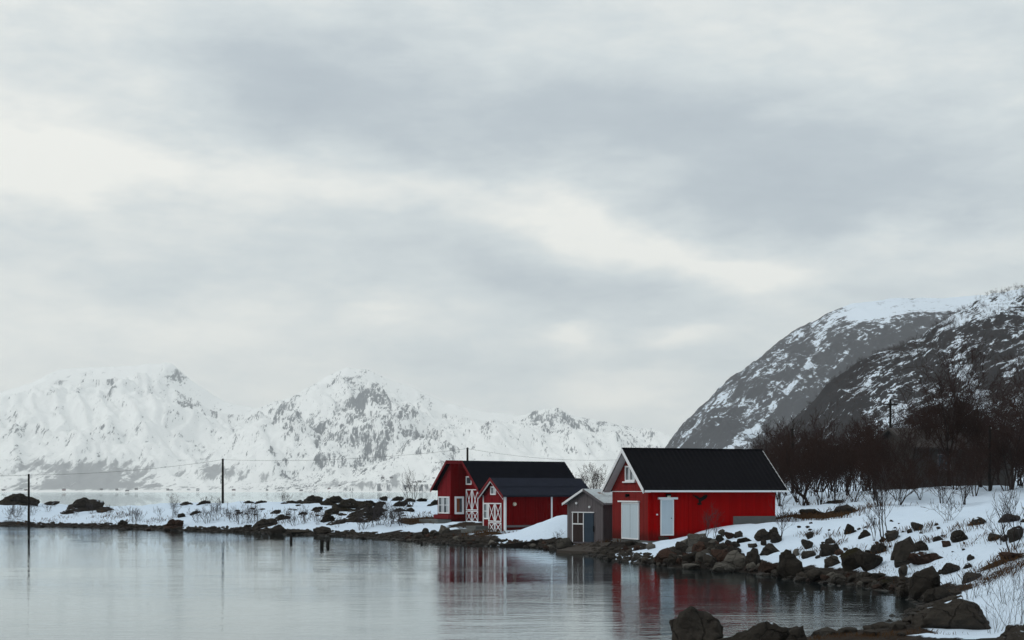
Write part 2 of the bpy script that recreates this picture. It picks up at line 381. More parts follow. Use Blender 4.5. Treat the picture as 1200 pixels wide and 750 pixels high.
def sample(x, y):
    i = np.clip(np.searchsorted(gx, x)-1, 0, len(gx)-2); j = np.clip(np.searchsorted(gy, y)-1, 0, len(gy)-2)
    fx = (x-gx[i])/(gx[i+1]-gx[i]); fy = (y-gy[j])/(gy[j+1]-gy[j])
    return (GZ[j,i]*(1-fx)+GZ[j,i+1]*fx)*(1-fy)+(GZ[j+1,i]*(1-fx)+GZ[j+1,i+1]*fx)*fy
YS = np.concatenate([np.arange(24, 200, .1), np.arange(200, 1500, 1.)])
def hit(px, py, water=True):
    """first point of the ground (or water) on the line of sight through a photo pixel"""
    z = CH - (py-HZ)/F*YS; x = (px-600)/F*YS
    g = sample(x, YS)
    if water: g = np.maximum(g, 0)
    k = np.argmax(z <= g)
    if not (z <= g).any(): k = len(YS)-1
    return Vector((x[k], YS[k], float(g[k])))
def gz(x, y): return float(sample(np.array([x]), np.array([y]))[0])
def grid_mesh(name, X, Y, Z, attrs):
    ny, nx = X.shape
    me = bpy.data.meshes.new(name)
    v = np.stack([X, Y, Z], -1).reshape(-1, 3)
    idx = np.arange(nx*ny).reshape(ny, nx)
    q = np.stack([idx[:-1,:-1], idx[:-1,1:], idx[1:,1:], idx[1:,:-1]], -1).reshape(-1, 4)
    me.vertices.add(len(v)); me.vertices.foreach_set('co', v.ravel())
    me.loops.add(q.size); me.loops.foreach_set('vertex_index', q.ravel())
    me.polygons.add(len(q)); me.polygons.foreach_set('loop_start', np.arange(0, q.size, 4)); 
    me.polygons.foreach_set('use_smooth', np.ones(len(q), bool))
    for k, a in attrs.items():
        at = me.attributes.new(k, 'FLOAT', 'POINT'); at.data.foreach_set('value', a.ravel().astype(np.float32))
    me.update(); me.validate(); return me
# snow cover: bare beach, trodden and wind-bared spots with a shape of their own
n_low = fbm(GX*.12, GY*.12, 4, 21)
pen0 = smooth(GY, 100, 112)*smooth(-GX, 2, 8)
snow = smooth(GZ + (fbm(GX*.5, GY*.5, 3, 31)-.5)*.5, .30-.14*pen0, .58-.2*pen0)
gravel = 1-smooth(GZ, .35, .8)
penin = smooth(GY, 105, 120)*smooth(-GX, 4, 10)
snow = snow*(1-.35*penin*smooth(n_low, .60, .70))
def spot(px, py, rx, ry, amt, grav=None):
    global snow, gravel
    c = hit(px, py); g = amt*np.exp(-((GX-c.x)/rx)**2-((GY-c.y)/ry)**2)
    snow = snow-g
    if grav is not None: gravel = np.clip(gravel+g*grav, 0, 1)
for a in [(672,645,2.2,2.2,1.4,1.),(700,642,2.0,2.0,1.3,1.),(530,622,3.2,1.6,1.2,1.),(500,612,2.4,3.0,1.2,-1.),(575,625,1.6,1.4,.8,-1.),
          (552,615,2.0,2.5,1.0,.6),(745,632,1.6,.6,.9,-1.),(930,606,3.2,1.2,.9,-1.),(965,606,3.0,1.2,.7,-1.),(1180,655,1.4,.6,.8,-1.),
          (1165,672,.8,.4,.6,-1.),(1010,745,1.6,.8,1.2,-1.),(716,637,1.0,.8,1.0,.6),(1088,704,1.0,.8,.9,1.),(1125,699,1.2,1.0,-1.4),(1165,700,1.6,1.6,-1.2),(1150,742,1.0,1.0,-1.4),(1185,720,1.5,2.0,-1.2),(730,652,1.0,1.2,-1.6),(748,648,1.4,1.8,-1.8),(768,642,1.6,2.0,-1.8),(788,636,1.6,1.8,-1.5),(697,637,1.3,.6,-1.6),(600,636,2.,1.0,-.8),(1045,747,.5,.3,-1.0)]: spot(*a)
snow = snow - .8*smooth(GY, 260, 420)*smooth(fbm(GX*.02, GY*.02, 4, 5), .40, .55)
ground = link('ground', grid_mesh('ground', GX, GY, GZ, {'snow': snow, 'gravel': gravel}), M['ground']); tag(ground, kind='structure')
wmb = MB(); wmb.poly([(-14000,-400,0),(12000,-400,0),(12000,14000,0),(-14000,14000,0)])
water = wmb.build('sea_water', M['water']); tag(water, kind='structure')

# ------------------------------------------------------------------ mountains
def interp(pts, x):
    p = np.array(sorted(pts)); return np.interp(x, p[:,0], p[:,1])
def slope_of(Z, dx, dy):
    gyy, gxx = np.gradient(Z, dy, dx); return np.sqrt(gxx**2+gyy**2)
# far snow range across the fjord
YR = 8800.
sk = [(-300,470),(-120,455),(-40,466),(0,458),(35,446),(65,430),(100,428),(150,426),(200,424),(222,440),(265,468),(300,476),(345,464),(385,440),(410,430),
      (432,432),(470,450),(520,470),(560,478),(600,484),(632,478),(660,484),(700,491),(740,499),(780,509),(840,535),(900,555),(980,580)]
fx = np.arange(-4900, 2200, 11.); fy = np.arange(6150, 9500, 13.)
X, Y = np.meshgrid(fx, fy)
wx = X + (fbm(X/900, Y/900, 3, 51)-.5)*420
zr = interp([((a-600)/F*YR, (HZ-b)/F*YR) for a, b in sk], wx*.35+X*.65)
t = np.clip((Y-6300)/(YR-6300), -.2, 1.3)
g = np.where(t < 1, np.clip(t, 0, 1)**1.35, 1-(t-1)*1.6)
Z = zr*g
def peak(px, py, Yp, sl, ax=1.0, ay=.7):
    global Z
    Xp = (px-600)/F*Yp; h = (HZ-py)/F*Yp
    rr = np.sqrt(((X-Xp)*ax)**2+((Y-Yp)*ay)**2)
    rr = rr*(1+.5*(fbm(X/420, Y/420, 4, 77)-.5))
    Z = np.maximum(Z, h - sl*rr)
for a in [(326,470,7500,.80),(440,462,7900,.62),(20,505,7500,.45),(185,462,8100,.60),(630,482,8300,.42),(120,470,8200,.55),(560,500,7600,.42),(690,505,7700,.38),(500,515,7100,.40)]: peak(*a)
rid = fbm(X/620+.3*fbm(X/300, Y/300, 3, 8), Y/1100, 6, 60, .52, True)
rid2 = fbm((X+.35*Y+140*fbm(X/400, Y/400, 3, 12))/130, Y/520, 5, 66, .55, True)
env = np.clip(Z/260, 0, 1)
Z = Z + env*((rid-.62)*230*np.clip(1.15-np.abs(t-.55), .4, 1) + (rid2-.6)*125)*np.where(t > .90, .16, 1)
Z = np.where(Y < 6330+60*fbm(X/300, Y/300, 3, 4), np.minimum(Z, (Y-6290)*.15), Z)
sl = slope_of(Z, 11., 13.)
Zr = Z/700.
pxm = 600+F*X/Y; pym = HZ-F*(Z-CH)/Y
def spots(base, lst):
    for a, b, c, d, e in lst: base = base + e*np.exp(-((pxm-a)/c)**2-((pym-b)/d)**2)
    return base
snowf = np.interp(pxm, [0, 230, 290, 340, 540, 600, 780], [1.04, 1.02, .90, .77, .82, .93, .87]) - .22*smooth(sl, .55, 1.15) + .60*(fbm(X/600, Y/600, 4, 191)-.5)
snowf = spots(snowf, [(90,440,40,16,-.34),(132,462,16,24,-.28),(205,438,20,10,-.26),(228,448,14,10,-.34),(22,495,22,14,-.30),(45,505,12,8,-.25),(160,500,30,10,-.12),(330,482,24,16,-.22),(425,462,22,16,-.26),
    (470,480,24,16,-.12),(400,540,90,25,-.10),(640,490,30,9,-.26),(690,498,30,9,-.28),(740,506,24,8,-.22),(600,520,60,10,-.10),(560,478,40,12,.15),(500,490,40,14,.14),(370,470,16,12,.2),(300,500,20,20,.12)])
patch = fbm(X/500, Y/380, 5, 91)
forest = (1-smooth(Zr+(patch-.5)*.35, .04, .22))*smooth(Z, 3, 14)*(.45+.9*(patch-.35))
forest = spots(.35*forest, [(60,545,70,13,.62),(110,562,70,8,.7),(150,545,50,12,.5),(255,552,40,12,.62),(235,528,40,10,.42),(290,515,20,12,.3),(80,570,120,4,.5),(400,568,90,5,.32),(450,550,30,18,.25),(380,555,25,14,.25)])*smooth(Z, 3, 12)
far = link('far_snow_mountains', grid_mesh('far_snow_mountains', X, Y, Z-3, {'snow': snowf, 'forest': forest}), M['far']); tag(far, kind='structure')
FARX, FARY, FARZ = X, Y, Z
# grey cliff mountain on the right
YM = 3000.
sk = [(740,590),(760,560),(775,530),(800,497),(830,468),(860,440),(900,408),(940,382),(970,363),(1000,353),(1040,346),(1100,346),(1150,342),(1300,330),(1500,320)]
mx = np.arange(190, 1500, 4.5); my = np.arange(2050, 3500, 6.)
X, Y = np.meshgrid(mx, my)
zr = interp([((a-600)/F*YM, (HZ-b)/F*YM) for a, b in sk], X)*(1+.035*smooth(-X, -620, -420))
foot = 2150.
t = (Y-foot)/(YM-foot)
g = np.where(t < .78, .865*np.clip(t/.78, 0, 1)**.95, np.where(t < 1, .865+.135*(t-.78)/.22, 1-(t-1)*.9))
nr1 = fbm(X/160, Y/260, 6, 120, .55, True); nr2 = fbm(X/60, Y/60, 5, 131, .6, True)
Z = zr*g*(1+.0*t) 
env = np.clip(zr*g/120, 0, 1)*np.where(t > .74, .12+.5*smooth(-X, -680, -560), 1.0)
Z = Z + env*((nr1-.6)*70+(nr2-.6)*34)
sl = slope_of(Z, 4.5, 6.)
top = smooth(t, .77, .83)*smooth(X, 650, 740)
snowm = .05 - .10*smooth(sl, .7, 1.5) + .62*top + .26*smooth(t, .40, .8) + .40*(fbm(X/120, Y/150, 4, 192)-.5)
pxm = 600+F*X/Y; pym = HZ-F*(Z-CH)/Y
def streak(p0, p1, wpx, amt):
    (x0,y0),(x1,y1) = p0, p1
    tt = np.clip(((pxm-x0)*(x1-x0)+(pym-y0)*(y1-y0))/((x1-x0)**2+(y1-y0)**2), 0, 1)
    dd = np.hypot(pxm-x0-tt*(x1-x0), pym-y0-tt*(y1-y0))
    return amt*np.exp(-(dd/wpx)**2)
for a in [((1000,366),(1040,372),4,.25),((968,388),(958,402),3,.3),((958,402),(945,428),3,.3),((945,428),(922,457),3,.3),((908,475),(884,502),4,.4),((884,502),(845,528),8,.55),((865,512),(875,520),6,.3),
          ((905,470),(915,478),3,.3),((980,368),(1020,362),6,.3),((940,392),(975,372),7,.25),((880,430),(920,420),10,.15),((800,505),(850,460),10,.12)]: snowm = snowm + streak(*a)
midm = link('grey_cliff_mountain', grid_mesh('grey_cliff_mountain', X, Y, Z-3, {'snow': snowm}), M['mid']); tag(midm, kind='structure')
# wooded hill, nearest on the right
YH = 900.
sk = [(840,585),(862,560),(885,523),(905,508),(930,488),(960,455),(985,430),(1005,416),(1040,400),(1078,388),(1092,371),(1130,351),(1170,338),(1200,328),(1300,290),(1450,240)]
hx = np.arange(95, 460, 1.6); hy = np.arange(500, 1150, 2.2)
X, Y = np.meshgrid(hx, hy)
zr = interp([((a-600)/F*YH, (HZ-b)/F*YH) for a, b in sk], X + 7*(fbm(X/30, Y/60, 3, 140)-.5))
foot = 540. + 40*fbm(X/120, Y*0, 2, 7)
t = (Y-foot)/(YH-foot)
g = np.where(t < 1, np.clip(t, 0, 1)**1.05, 1-(t-1)*.8)
env = np.clip(zr*g/25, 0, 1)
Z = zr*g + env*((fbm(X/55, Y/85, 5, 150, .55, True)-.6)*20*np.where(t > .9, .4, 1) + (fbm(X/14, Y/14, 4, 160)-.5)*5.)
Z = Z + 14*np.clip(1-np.abs(t-.3)/.5, 0, 1)*0
sl = slope_of(Z, 1.6, 2.2)
pxm = 600+F*X/Y; pym = HZ-F*(Z-CH)/Y
big = fbm(X/40, Y/70, 4, 171)
snowh = .39 + .7*(big-.5) - .22*smooth(sl, .55, 1.1)
for a in [((1128,428),(1150,470),10,.55),((1122,400),(1130,430),8,.4),((1050,490),(1010,512),14,.45),((1060,470),(1040,500),8,.35),((1015,440),(1022,450),6,.4),((1085,493),(1060,500),6,.4),
          ((1100,372),(1160,352),14,.26),((1160,350),(1205,335),12,.2),((1175,430),(1190,470),9,.25),((1040,455),(1075,440),6,.25)]: snowh = snowh + streak(*a)
snowh = snowh - .35*np.exp(-((pxm-(900+(522-pym)*.95))/16)**2)*(pym > 400)
hill = link('wooded_hill', grid_mesh('wooded_hill', X, Y, Z-2, {'snow': snowh}), M['hill']); tag(hill, kind='structure')
HILL = (hx, hy, Z-2)
bx = np.arange(-420, 520, 8.); by = np.arange(-560, 60, 8.)  # unseen hillside added behind the camera to block sky light and darken fronts
X, Y = np.meshgrid(bx, by)
dist = np.hypot(X*.8-20, Y-60)
Z = np.clip((dist-190)*.55, -6, 150)*smooth(-Y+.25*np.abs(X-60), 30, 140) + 26*(fbm(X/60, Y/60, 5, 210, .55, True)-.6)*smooth(dist, 190, 260)
Z = np.where(dist < 195, -4., Z)
back = link('added_shading_hillside', grid_mesh('added_shading_hillside', X, Y, Z, {'snow': .42+.6*(fbm(X/40, Y/40, 4, 211)-.5)}), M['hill']); tag(back, kind='structure')

# ------------------------------------------------------------------ bare trees and shrubs
def grow_tree(seed, stems, height, spread, kids, lean=0.0, r0=.05, levels=3, up=.25, wob=.22, minr=.009):
    rg = np.random.default_rng(seed); seg = []; stem = [0]
    def branch(p, d, L, r, lev):
        n = 5 if lev == 0 else (4 if lev == 1 else 3)
        pts = [p]; rs = [r]
        for i in range(n):
            d = d + rg.normal(0, wob, 3) + np.array([0, 0, up*(.5 if lev == 0 else .8)]); d = d/np.linalg.norm(d)
            p = p + d*L/n; pts.append(p); rs.append(max(r*(1-.8*(i+1)/n), minr*.7))
        for i in range(n): seg.append((pts[i], pts[i+1], rs[i], rs[i+1], lev, stem[0]))
        if lev < levels:
            for k in range(kids[lev]):
                f = rg.uniform(.22, 1.0); i = min(int(f*n), n-1); q = pts[i]+(pts[i+1]-pts[i])*(f*n-i)
                ax = (pts[i+1]-pts[i]); ax = ax/np.linalg.norm(ax)
                s = rg.normal(0, 1, 3); s = s-ax*s.dot(ax); s = s/np.linalg.norm(s)
                an = rg.uniform(.45, 1.0); nd = ax*math.cos(an)+s*math.sin(an)
                branch(q, nd, L*rg.uniform(.36, .62)*(1.1-.35*f), max(rs[i]*.55, minr), lev+1)
    for k in range(stems):
        stem[0] = k
        a = rg.uniform(0, 2*math.pi); tl = rg.uniform(.1, 1)*spread
        d = np.array([math.cos(a)*tl+lean, math.sin(a)*tl, 1.0]); d = d/np.linalg.norm(d)
        branch(np.array([math.cos(a)*.05*stems**.5, math.sin(a)*.05*stems**.5, -.1]), d, height*rg.uniform(.6, .92), r0*rg.uniform(.6, 1), 0)
    return seg
def seg_mesh(name, segs, mat_):
    n = len(segs)
    P0 = np.array([s[0] for s in segs]); P1 = np.array([s[1] for s in segs]); R0 = np.array([s[2] for s in segs]); R1 = np.array([s[3] for s in segs])
    d = P1-P0; d /= np.linalg.norm(d, axis=1)[:, None]+1e-9
    ref = np.where(np.abs(d[:, 2:3]) < .9, np.array([[0, 0, 1.]]), np.array([[1., 0, 0]]))
    a = np.cross(d, ref); a /= np.linalg.norm(a, axis=1)[:, None]; b = np.cross(d, a)
    V = np.zeros((n, 6, 3))
    for k in range(3):
        c, s = math.cos(2.0944*k), math.sin(2.0944*k); o = a*c+b*s
        V[:, k] = P0+o*R0[:, None]; V[:, 3+k] = P1+o*R1[:, None]
    base = (np.arange(n)*6)[:, None, None]
    Fq = np.array([[0,1,4,3],[1,2,5,4],[2,0,3,5]])[None]+base
    me = bpy.data.meshes.new(name); q = Fq.reshape(-1, 4)
    me.vertices.add(n*6); me.vertices.foreach_set('co', V.ravel())
    me.loops.add(q.size); me.loops.foreach_set('vertex_index', q.ravel())
    me.polygons.add(len(q)); me.polygons.foreach_set('loop_start', np.arange(0, q.size, 4))
    me.update(); me.materials.append(mat_); return me
def plant_proto(seed, trunk_mat, twig_mat, **kw):
    segs = grow_tree(seed, **kw)
    br = seg_mesh('branches', [s for s in segs if s[4] > 0], twig_mat)
    if kw['stems'] <= 3: return [('trunk', seg_mesh('trunk', [s for s in segs if s[4] == 0 and s[5] == k], trunk_mat), None) for k in range(kw['stems'])] + [('branches', br, 'stuff')]
    return [('stems', seg_mesh('stems', [s for s in segs if s[4] == 0], trunk_mat), 'stuff'), ('branches', br, 'stuff')]
def plant(name, proto, loc, rz, sc, label, cat, group=None, tilt=0):
    r = empty(name, loc, rz); r.scale = (sc[0], sc[0], sc[1]) if isinstance(sc, tuple) else (sc,)*3
    r.rotation_euler = (tilt, 0, rz)
    tag(r, label, cat, group)
    for nm, me, kd in proto:
        o = link(nm, me, None, r)
        if kd: o['kind'] = kd
    return r
TH = [plant_proto(100+i, M['bark'], M['twig'], stems=5, height=4.6, spread=.55, kids=(9,6,3), r0=.055, minr=.011) for i in range(5)]
TT = [plant_proto(200+i, M['bark'], M['twig'], stems=3, height=10.5, spread=.42, kids=(15,8,4), r0=.13, minr=.014, up=.18, wob=.16) for i in range(3)]
SH = [plant_proto(300+i, M['twig_grey'], M['twig_grey'], stems=8, height=1.5, spread=.8, kids=(5,3,0), levels=2, r0=.018, minr=.008) for i in range(4)]
SP = [plant_proto(400+i, M['bark'], M['twig_grey'], stems=3, height=2.6, spread=.35, kids=(8,4,0), levels=2, r0=.035, minr=.008, wob=.16) for i in range(3)]
TW = [plant_proto(500+i, M['twig_grey'], M['twig_grey'], stems=9, height=1.25, spread=.55, kids=(3,2,0), levels=2, r0=.008, minr=.003, wob=.10) for i in range(3)]
rng = random.Random(11)

# thicket behind the bank on the right
n_t = 0
for row, (Y0, step, zmax) in enumerate([(86, 25, .95), (93, 22, 1.05), (101, 20, 1.15), (110, 19, 1.25), (120, 18, 1.35)]):
    px = 905 + 9*row % 13
    while px < 1240:
        Yq = Y0+rng.uniform(-2.5, 2.5); x = (px-600)/F*Yq
        s = rng.uniform(.72, 1.05)*zmax
        if row == 0 and (px < 1000 or rng.random() < .3): px += step; continue
        if px > 1046 and row == 2: px += step; continue
        if 1046 < px < 1100 and row == 1: s *= .75
        if px > 1040 and row < 2: s *= .8
        plant('birch_tree', TH[rng.randrange(5)], (x, Yq, gz(x, Yq)), rng.uniform(0, 6.28), s,
              'bare birch in the %s of the thicket %s' % (('front', 'front', 'middle', 'back', 'back')[row], 'right behind the boathouse roof' if px < 960 else ('above the crooked tree' if px < 1040 else ('before the grey barn' if px < 1130 else 'near the right edge'))), 'tree', 'birches of the dark thicket')
        n_t += 1; px += step*rng.uniform(.75, 1.25)
for px, Yq, k, s, lab in [(1112,98,0,1.0,'tallest bare birch rising over the thicket in front of the grey barn'),(1092,104,1,.78,'bare birch just left of the tallest one, before the grey barn'),
                     (1186,92,2,.74,'tall bare birch near the right edge, right of the grey barn gable'),(1135,108,2,.72,'bare birch half hiding the middle of the grey barn'),
                     (1066,100,2,.50,'slim bare birch left of the grey barn gable'),(1150,96,1,.62,'bare birch right of the middle of the grey barn'),(1170,103,0,.66,'bare birch behind the utility pole near the barn'),
                     (905,112,1,.34,'slim birch just behind the right end of the boathouse roof'),(945,110,0,.42,'slim birch rising over the left of the thicket'),(990,112,2,.40,'slim birch rising over the middle of the thicket'),(1020,105,1,.45,'slim birch left of the tall utility pole'),
                     (1210,96,0,.85,'tall bare birch cut off by the right edge of the picture')]:
    x = (px-600)/F*Yq; plant('birch_tree', TT[k], (x, Yq, gz(x, Yq)), 1.3*k, s, lab, 'tree', 'tall birches by the barn')
# crooked tree behind the bank, saplings on it
def crooked():
    segs = []; rg = np.random.default_rng(5)
    def chain(pts, r0, r1):
        for i in range(len(pts)-1):
            a = r0+(r1-r0)*i/(len(pts)-1); b = r0+(r1-r0)*(i+1)/(len(pts)-1); segs.append((np.array(pts[i]), np.array(pts[i+1]), a, b, 0))
    chain([(.25,0,-.1),(.05,0,.45),(-.35,.05,.75),(-.6,.1,1.15),(-.75,.05,1.7),(-.95,.1,2.4),(-1.0,0,3.3)], .11, .03)
    chain([(-.02,0,.5),(.1,.05,.9),(.3,-.1,1.3),(.45,0,1.9),(.75,.1,2.6),(.85,0,3.4)], .08, .03)
    tw = []
    for base in [s for s in list(segs)]:
        for k in range(9 if base[0][2] > 1.0 else 2):
            sub = grow_tree(int(rg.integers(1e6)), 1, 1.5, .9, (5,3,0), levels=2, r0=.018, minr=.008)
            for p, q, a, b, l, _k in sub: tw.append((p+base[1], q+base[1], a, b, 1))
    return [('trunk', seg_mesh('trunk', segs, M['bark']), None), ('branches', seg_mesh('branches', tw, M['twig']), 'stuff')]
CR = crooked()
p = hit(975, 603); plant('crooked_tree', CR, (p.x, p.y+8, gz(p.x, p.y+8)), 0, 1.15, 'low crooked forked tree on snow right of the red boathouse', 'tree')
def sap(px, py, k, s, lab, name='sapling', protos=SP, cat='sapling', group=None, hpx=None, rz=None):
    p = hit(px, py)
    plant(name, protos[k], p, rng.uniform(0, 6) if rz is None else rz, s, lab, cat, group)
sap(1036,636,0,1.0,'tall thin sapling rising from the snow bank in front of the thicket')
sap(1024,634,1,.62,'slanting thin sapling beside the tall one on the snow bank')
sap(914,632,2,.72,'thin upright sapling in front of the right end of the red boathouse')
sap(1186,646,1,1.0,'dark sapling with spreading twigs on the bank at the right edge')
sap(1172,638,2,.62,'small twiggy sapling left of the dark one at the right edge')
sap(826,632,0,.62,'low thin bush against the red wall under the bird emblem','shrub',SP,'shrub')
sap(836,631,2,.5,'second thin bush against the red wall, nearer the foundation','shrub',SP,'shrub')
sap(985,606,1,.55,'small shrub on snow between crooked tree and tall sapling','shrub',SP,'shrub')
sap(1112,610,1,.75,'low fan-shaped shrub on the crest of the snow bank','shrub',SH,'shrub')
for px, py, k, s, lab in [(1137,703,0,1.1,'thin grass-like twigs standing left of the large foreground boulder top'),(1150,700,1,1.0,'twig clump behind right shoulder of the large foreground boulder'),
                          (1182,706,1,1.25,'tall straight twigs in the snow right of the foreground boulder'),(1192,735,2,1.35,'fan of bare twigs by the boulder in the bottom right corner'),
                          (1165,742,0,.9,'low twigs between the two bottom right boulders'),(1196,690,2,.9,'sparse twigs on snow at the right edge')]:
    sap(px, py, k, s*.8, lab, 'twig_clump', TW, 'twigs', 'bare twigs on the near snow bank')
for px, py, k, s, lab in [(655,632,0,.7,'small leafless shrub in the snowdrift left of the grey shed'),(690,566,2,1.6,'bare bush standing behind the low red cabin roof end')]:
    if py < 600: x = (px-600)/F*118; plant('shrub', TH[1], (x, 118, gz(x, 118)), 0, .85, lab, 'shrub')
    else: sap(px, py, k, s*.6, lab, 'shrub', SH, 'shrub')
pen = [(20,607,1.3,'dense dark shrubs'),(12,611,1.1,''),(38,604,1.,''),(55,600,.8,''),(88,604,.8,''),(108,602,.9,''),(128,604,.7,''),(158,612,1.2,''),(162,611,.9,''),(187,605,.6,''),
       (204,607,1.1,''),(232,612,1.0,''),(243,613,1.2,''),(252,610,1.1,''),(256,603,1.0,''),(272,612,1.0,''),(282,614,1.3,''),(291,613,1.2,''),(300,611,.9,''),(335,613,.9,''),(345,616,1.0,''),
       (356,614,1.0,''),(372,615,.8,''),(395,618,.7,''),(424,621,1.2,''),(438,616,1.4,''),(447,615,1.2,''),(455,617,1.1,''),(464,614,1.5,''),(470,616,1.0,''),(203,594,.9,''),(240,593,.8,''),(334,590,.9,'')]
for i, (px, py, s, _) in enumerate(pen):
    zone = 'left third of the peninsula' if px < 180 else ('peninsula snow left of the pole' if px < 262 else ('peninsula snow right of the pole' if px < 400 else 'peninsula snow beside the barn'))
    sap(px, py, i % 4, s, 'small grey leafless shrub on the ' + zone, 'shrub', SH, 'shrub', 'shrubs on the snowy peninsula')
sap(482,592,1,1.5,'lone bare sapling on the far edge of the peninsula beside the red barn','sapling',SP,'sapling')

# many small trees on the hill and the slope before it: a wood that reads as one mass
def hill_wood():
    protos = []
    for i in range(6):
        s = grow_tree(600+i, 3, 4.6, .45, (6,2,0), levels=2, r0=.07, minr=.032, wob=.2)
        protos.append(s)
    hx, hy, hz_ = HILL; rg = np.random.default_rng(3); segs = []
    n = 0
    while n < 7000:
        y = rg.uniform(545, 905); px = rg.uniform(880, 1215); x = (px-600)/F*y
        i, j = int(np.searchsorted(hx, x))-1, int(np.searchsorted(hy, y))-1
        if i < 1 or j < 1 or i >= len(hx)-1: continue
        z = hz_[j, i]
        if z < 2 or rg.random() > .25+1.3*max(0, float(fbm(np.array([x/45]), np.array([y/60]), 3, 88)[0])-.35): continue
        k = rg.uniform(.4, .9); a = rg.uniform(0, 6.28); c, s_ = math.cos(a), math.sin(a); n += 1
        R = np.array([[c,-s_,0],[s_,c,0],[0,0,1]])*k; o = np.array([x, y, z])
        for p, q, r0, r1, l, _k in protos[n % 6][::1 if n % 3 else 2]: segs.append((R@p+o, R@q+o, r0*k, r1*k, l))
    o = link('hill_wood', seg_mesh('hill_wood', segs, M['twig'])); tag(o, 'bare winter wood covering the near hill', 'wood', kind='stuff')
hill_wood()

# ------------------------------------------------------------------ buildings
class House:
    def __init__(s, name, px, py, Y, deg, label, cat, sink=0.0):
        a = math.radians(deg); s.a = a
        s.o = Vector(((px-600)/F*Y, Y, CH-(py-HZ)/F*Y))
        s.u = Vector((math.cos(a), math.sin(a), 0)); s.v = Vector((-math.sin(a), math.cos(a), 0))
        s.root = empty(name, s.o, a); tag(s.root, label, cat)
    def _hit(s, px, py, n, off):
        d = Vector(((px-600)/F, 1, -(py-HZ)/F)); c = Vector((0, 0, CH))
        t = (s.o+n*off-c).dot(n)/d.dot(n); p = c+d*t-s.o
        return p.dot(s.u), p.dot(s.v), p.z
    def side(s, px, py, off=0.0): q = s._hit(px, py, s.v, off); return q[0], q[2]     # wall at local y = off
    def gable(s, px, py, off=0.0): q = s._hit(px, py, s.u, off); return q[1], q[2]    # wall at local x = off
    def rs(s, x0, x1, y0, y1, off=0.0):
        a, zt = s.side(x0, y0, off); b, zb = s.side(x1, y1, off); return a, b, zb, zt
    def rg(s, x0, x1, y0, y1, off=0.0):
        b, zt = s.gable(x0, y0, off); a, zb = s.gable(x1, y1, off); return a, b, zb, zt  # a<b along v
    # sbox: a box on the side wall; gbox: a box on the gable wall (d0..d1 = distance in front of the wall)
def sbox(mb, r, d0, d1, off=0.0): return mb.box(r[0], r[1], off-d1, off-d0, r[2], r[3])
def gbox(mb, r, d0, d1, off=0.0): return mb.box(off-d1, off-d0, r[0], r[1], r[2], r[3])
def cladding(parent, matl, L, zb, top, side=True, off=0.0, bw=.135, seed=0, x0=0.0):
    """upright boards, each with its own edges, joined on their wall"""
    rg = random.Random(seed); mb = MB(); n = max(1, round((L-x0)/bw)); bw = (L-x0)/n
    for i in range(n):
        a, b = x0+i*bw+.006, x0+(i+1)*bw-.006; d = .018+rg.uniform(0, .008)
        za, zb_ = top(a), top(b)
        if side: mb.hexa([(a,off-d,zb),(b,off-d,zb),(b,off-.003,zb),(a,off-.003,zb),(a,off-d,za),(b,off-d,zb_),(b,off-.003,zb_),(a,off-.003,za)])
        else: mb.hexa([(off-d,a,zb),(off-.003,a,zb),(off-.003,b,zb),(off-d,b,zb),(off-d,a,za),(off-.003,a,za),(off-.003,b,zb_),(off-d,b,zb_)])
    o = mb.build('cladding', matl, parent); tag(o, kind='stuff'); return o
def frame_of(mb, r, bw, d0, d1, gable=True, off=0.0, bars=()):
    f = gbox if gable else sbox; a, b, z0, z1 = r
    f(mb, (a, a+bw, z0, z1), d0, d1, off); f(mb, (b-bw, b, z0, z1), d0, d1, off)
    f(mb, (a+bw, b-bw, z0, z0+bw), d0, d1, off); f(mb, (a+bw, b-bw, z1-bw, z1), d0, d1, off)
    return mb
def window(h, r, gable=True, off=0.0, bw=.09, mull=1, trans=0, curtain='curtain', label=None, frame_mat='white'):
    """window > pane, curtain, sill; the frame is the window itself"""
    f = gbox if gable else sbox; a, b, z0, z1 = r
    mb = frame_of(MB(), r, bw, .02, .075, gable, off)
    for i in range(mull): 
        c = a+(b-a)*(i+1)/(mull+1); f(mb, (c-.03, c+.03, z0+bw, z1-bw), .022, .068, off)
    for i in range(trans):
        c = z0+(z1-z0)*(i+1)/(trans+1); f(mb, (a+bw, b-bw, c-.022, c+.022), .022, .064, off)
    win = mb.build('window', M[frame_mat], h.root)
    if label: win['label'] = label
    n = mull+1; iw = (b-a-2*bw)/n
    for i in range(n):
        f(MB(), (a+bw+i*iw+.012, a+bw+(i+1)*iw-.012, z0+bw, z1-bw), .030, .038, off).build('pane', M['glass'], win) if curtain is None else None
    if curtain:
        for i in range(n):
            c0, c1 = a+bw+i*iw+.012, a+bw+(i+1)*iw-.012; cw = (c1-c0)
            f(MB(), (c0, c1, z0+bw, z1-bw), .0275, .032, off).build('pane', M['glass'], win)
            f(MB(), (c0+cw*.08, c0+cw*.55, z0+bw, z1-bw), .0335, .040, off).build('curtain', M[curtain], win)
    return win
def bar(mb, p, q, wd, d0, d1, gable=True, off=0.0):
    """slanting flat bar on a wall from p to q (wall coordinates)"""
    p, q = Vector(p), Vector(q); d = (q-p).normalized(); n = Vector((-d.y, d.x))*wd/2
    pts = [p-n, q-n, q+n, p+n]
    if gable: mb.prism([(off-d1, a.x, a.y) for a in pts], (d1-d0, 0, 0))
    else: mb.prism([(a.x, off-d1, a.y) for a in pts], (0, d1-d0, 0))
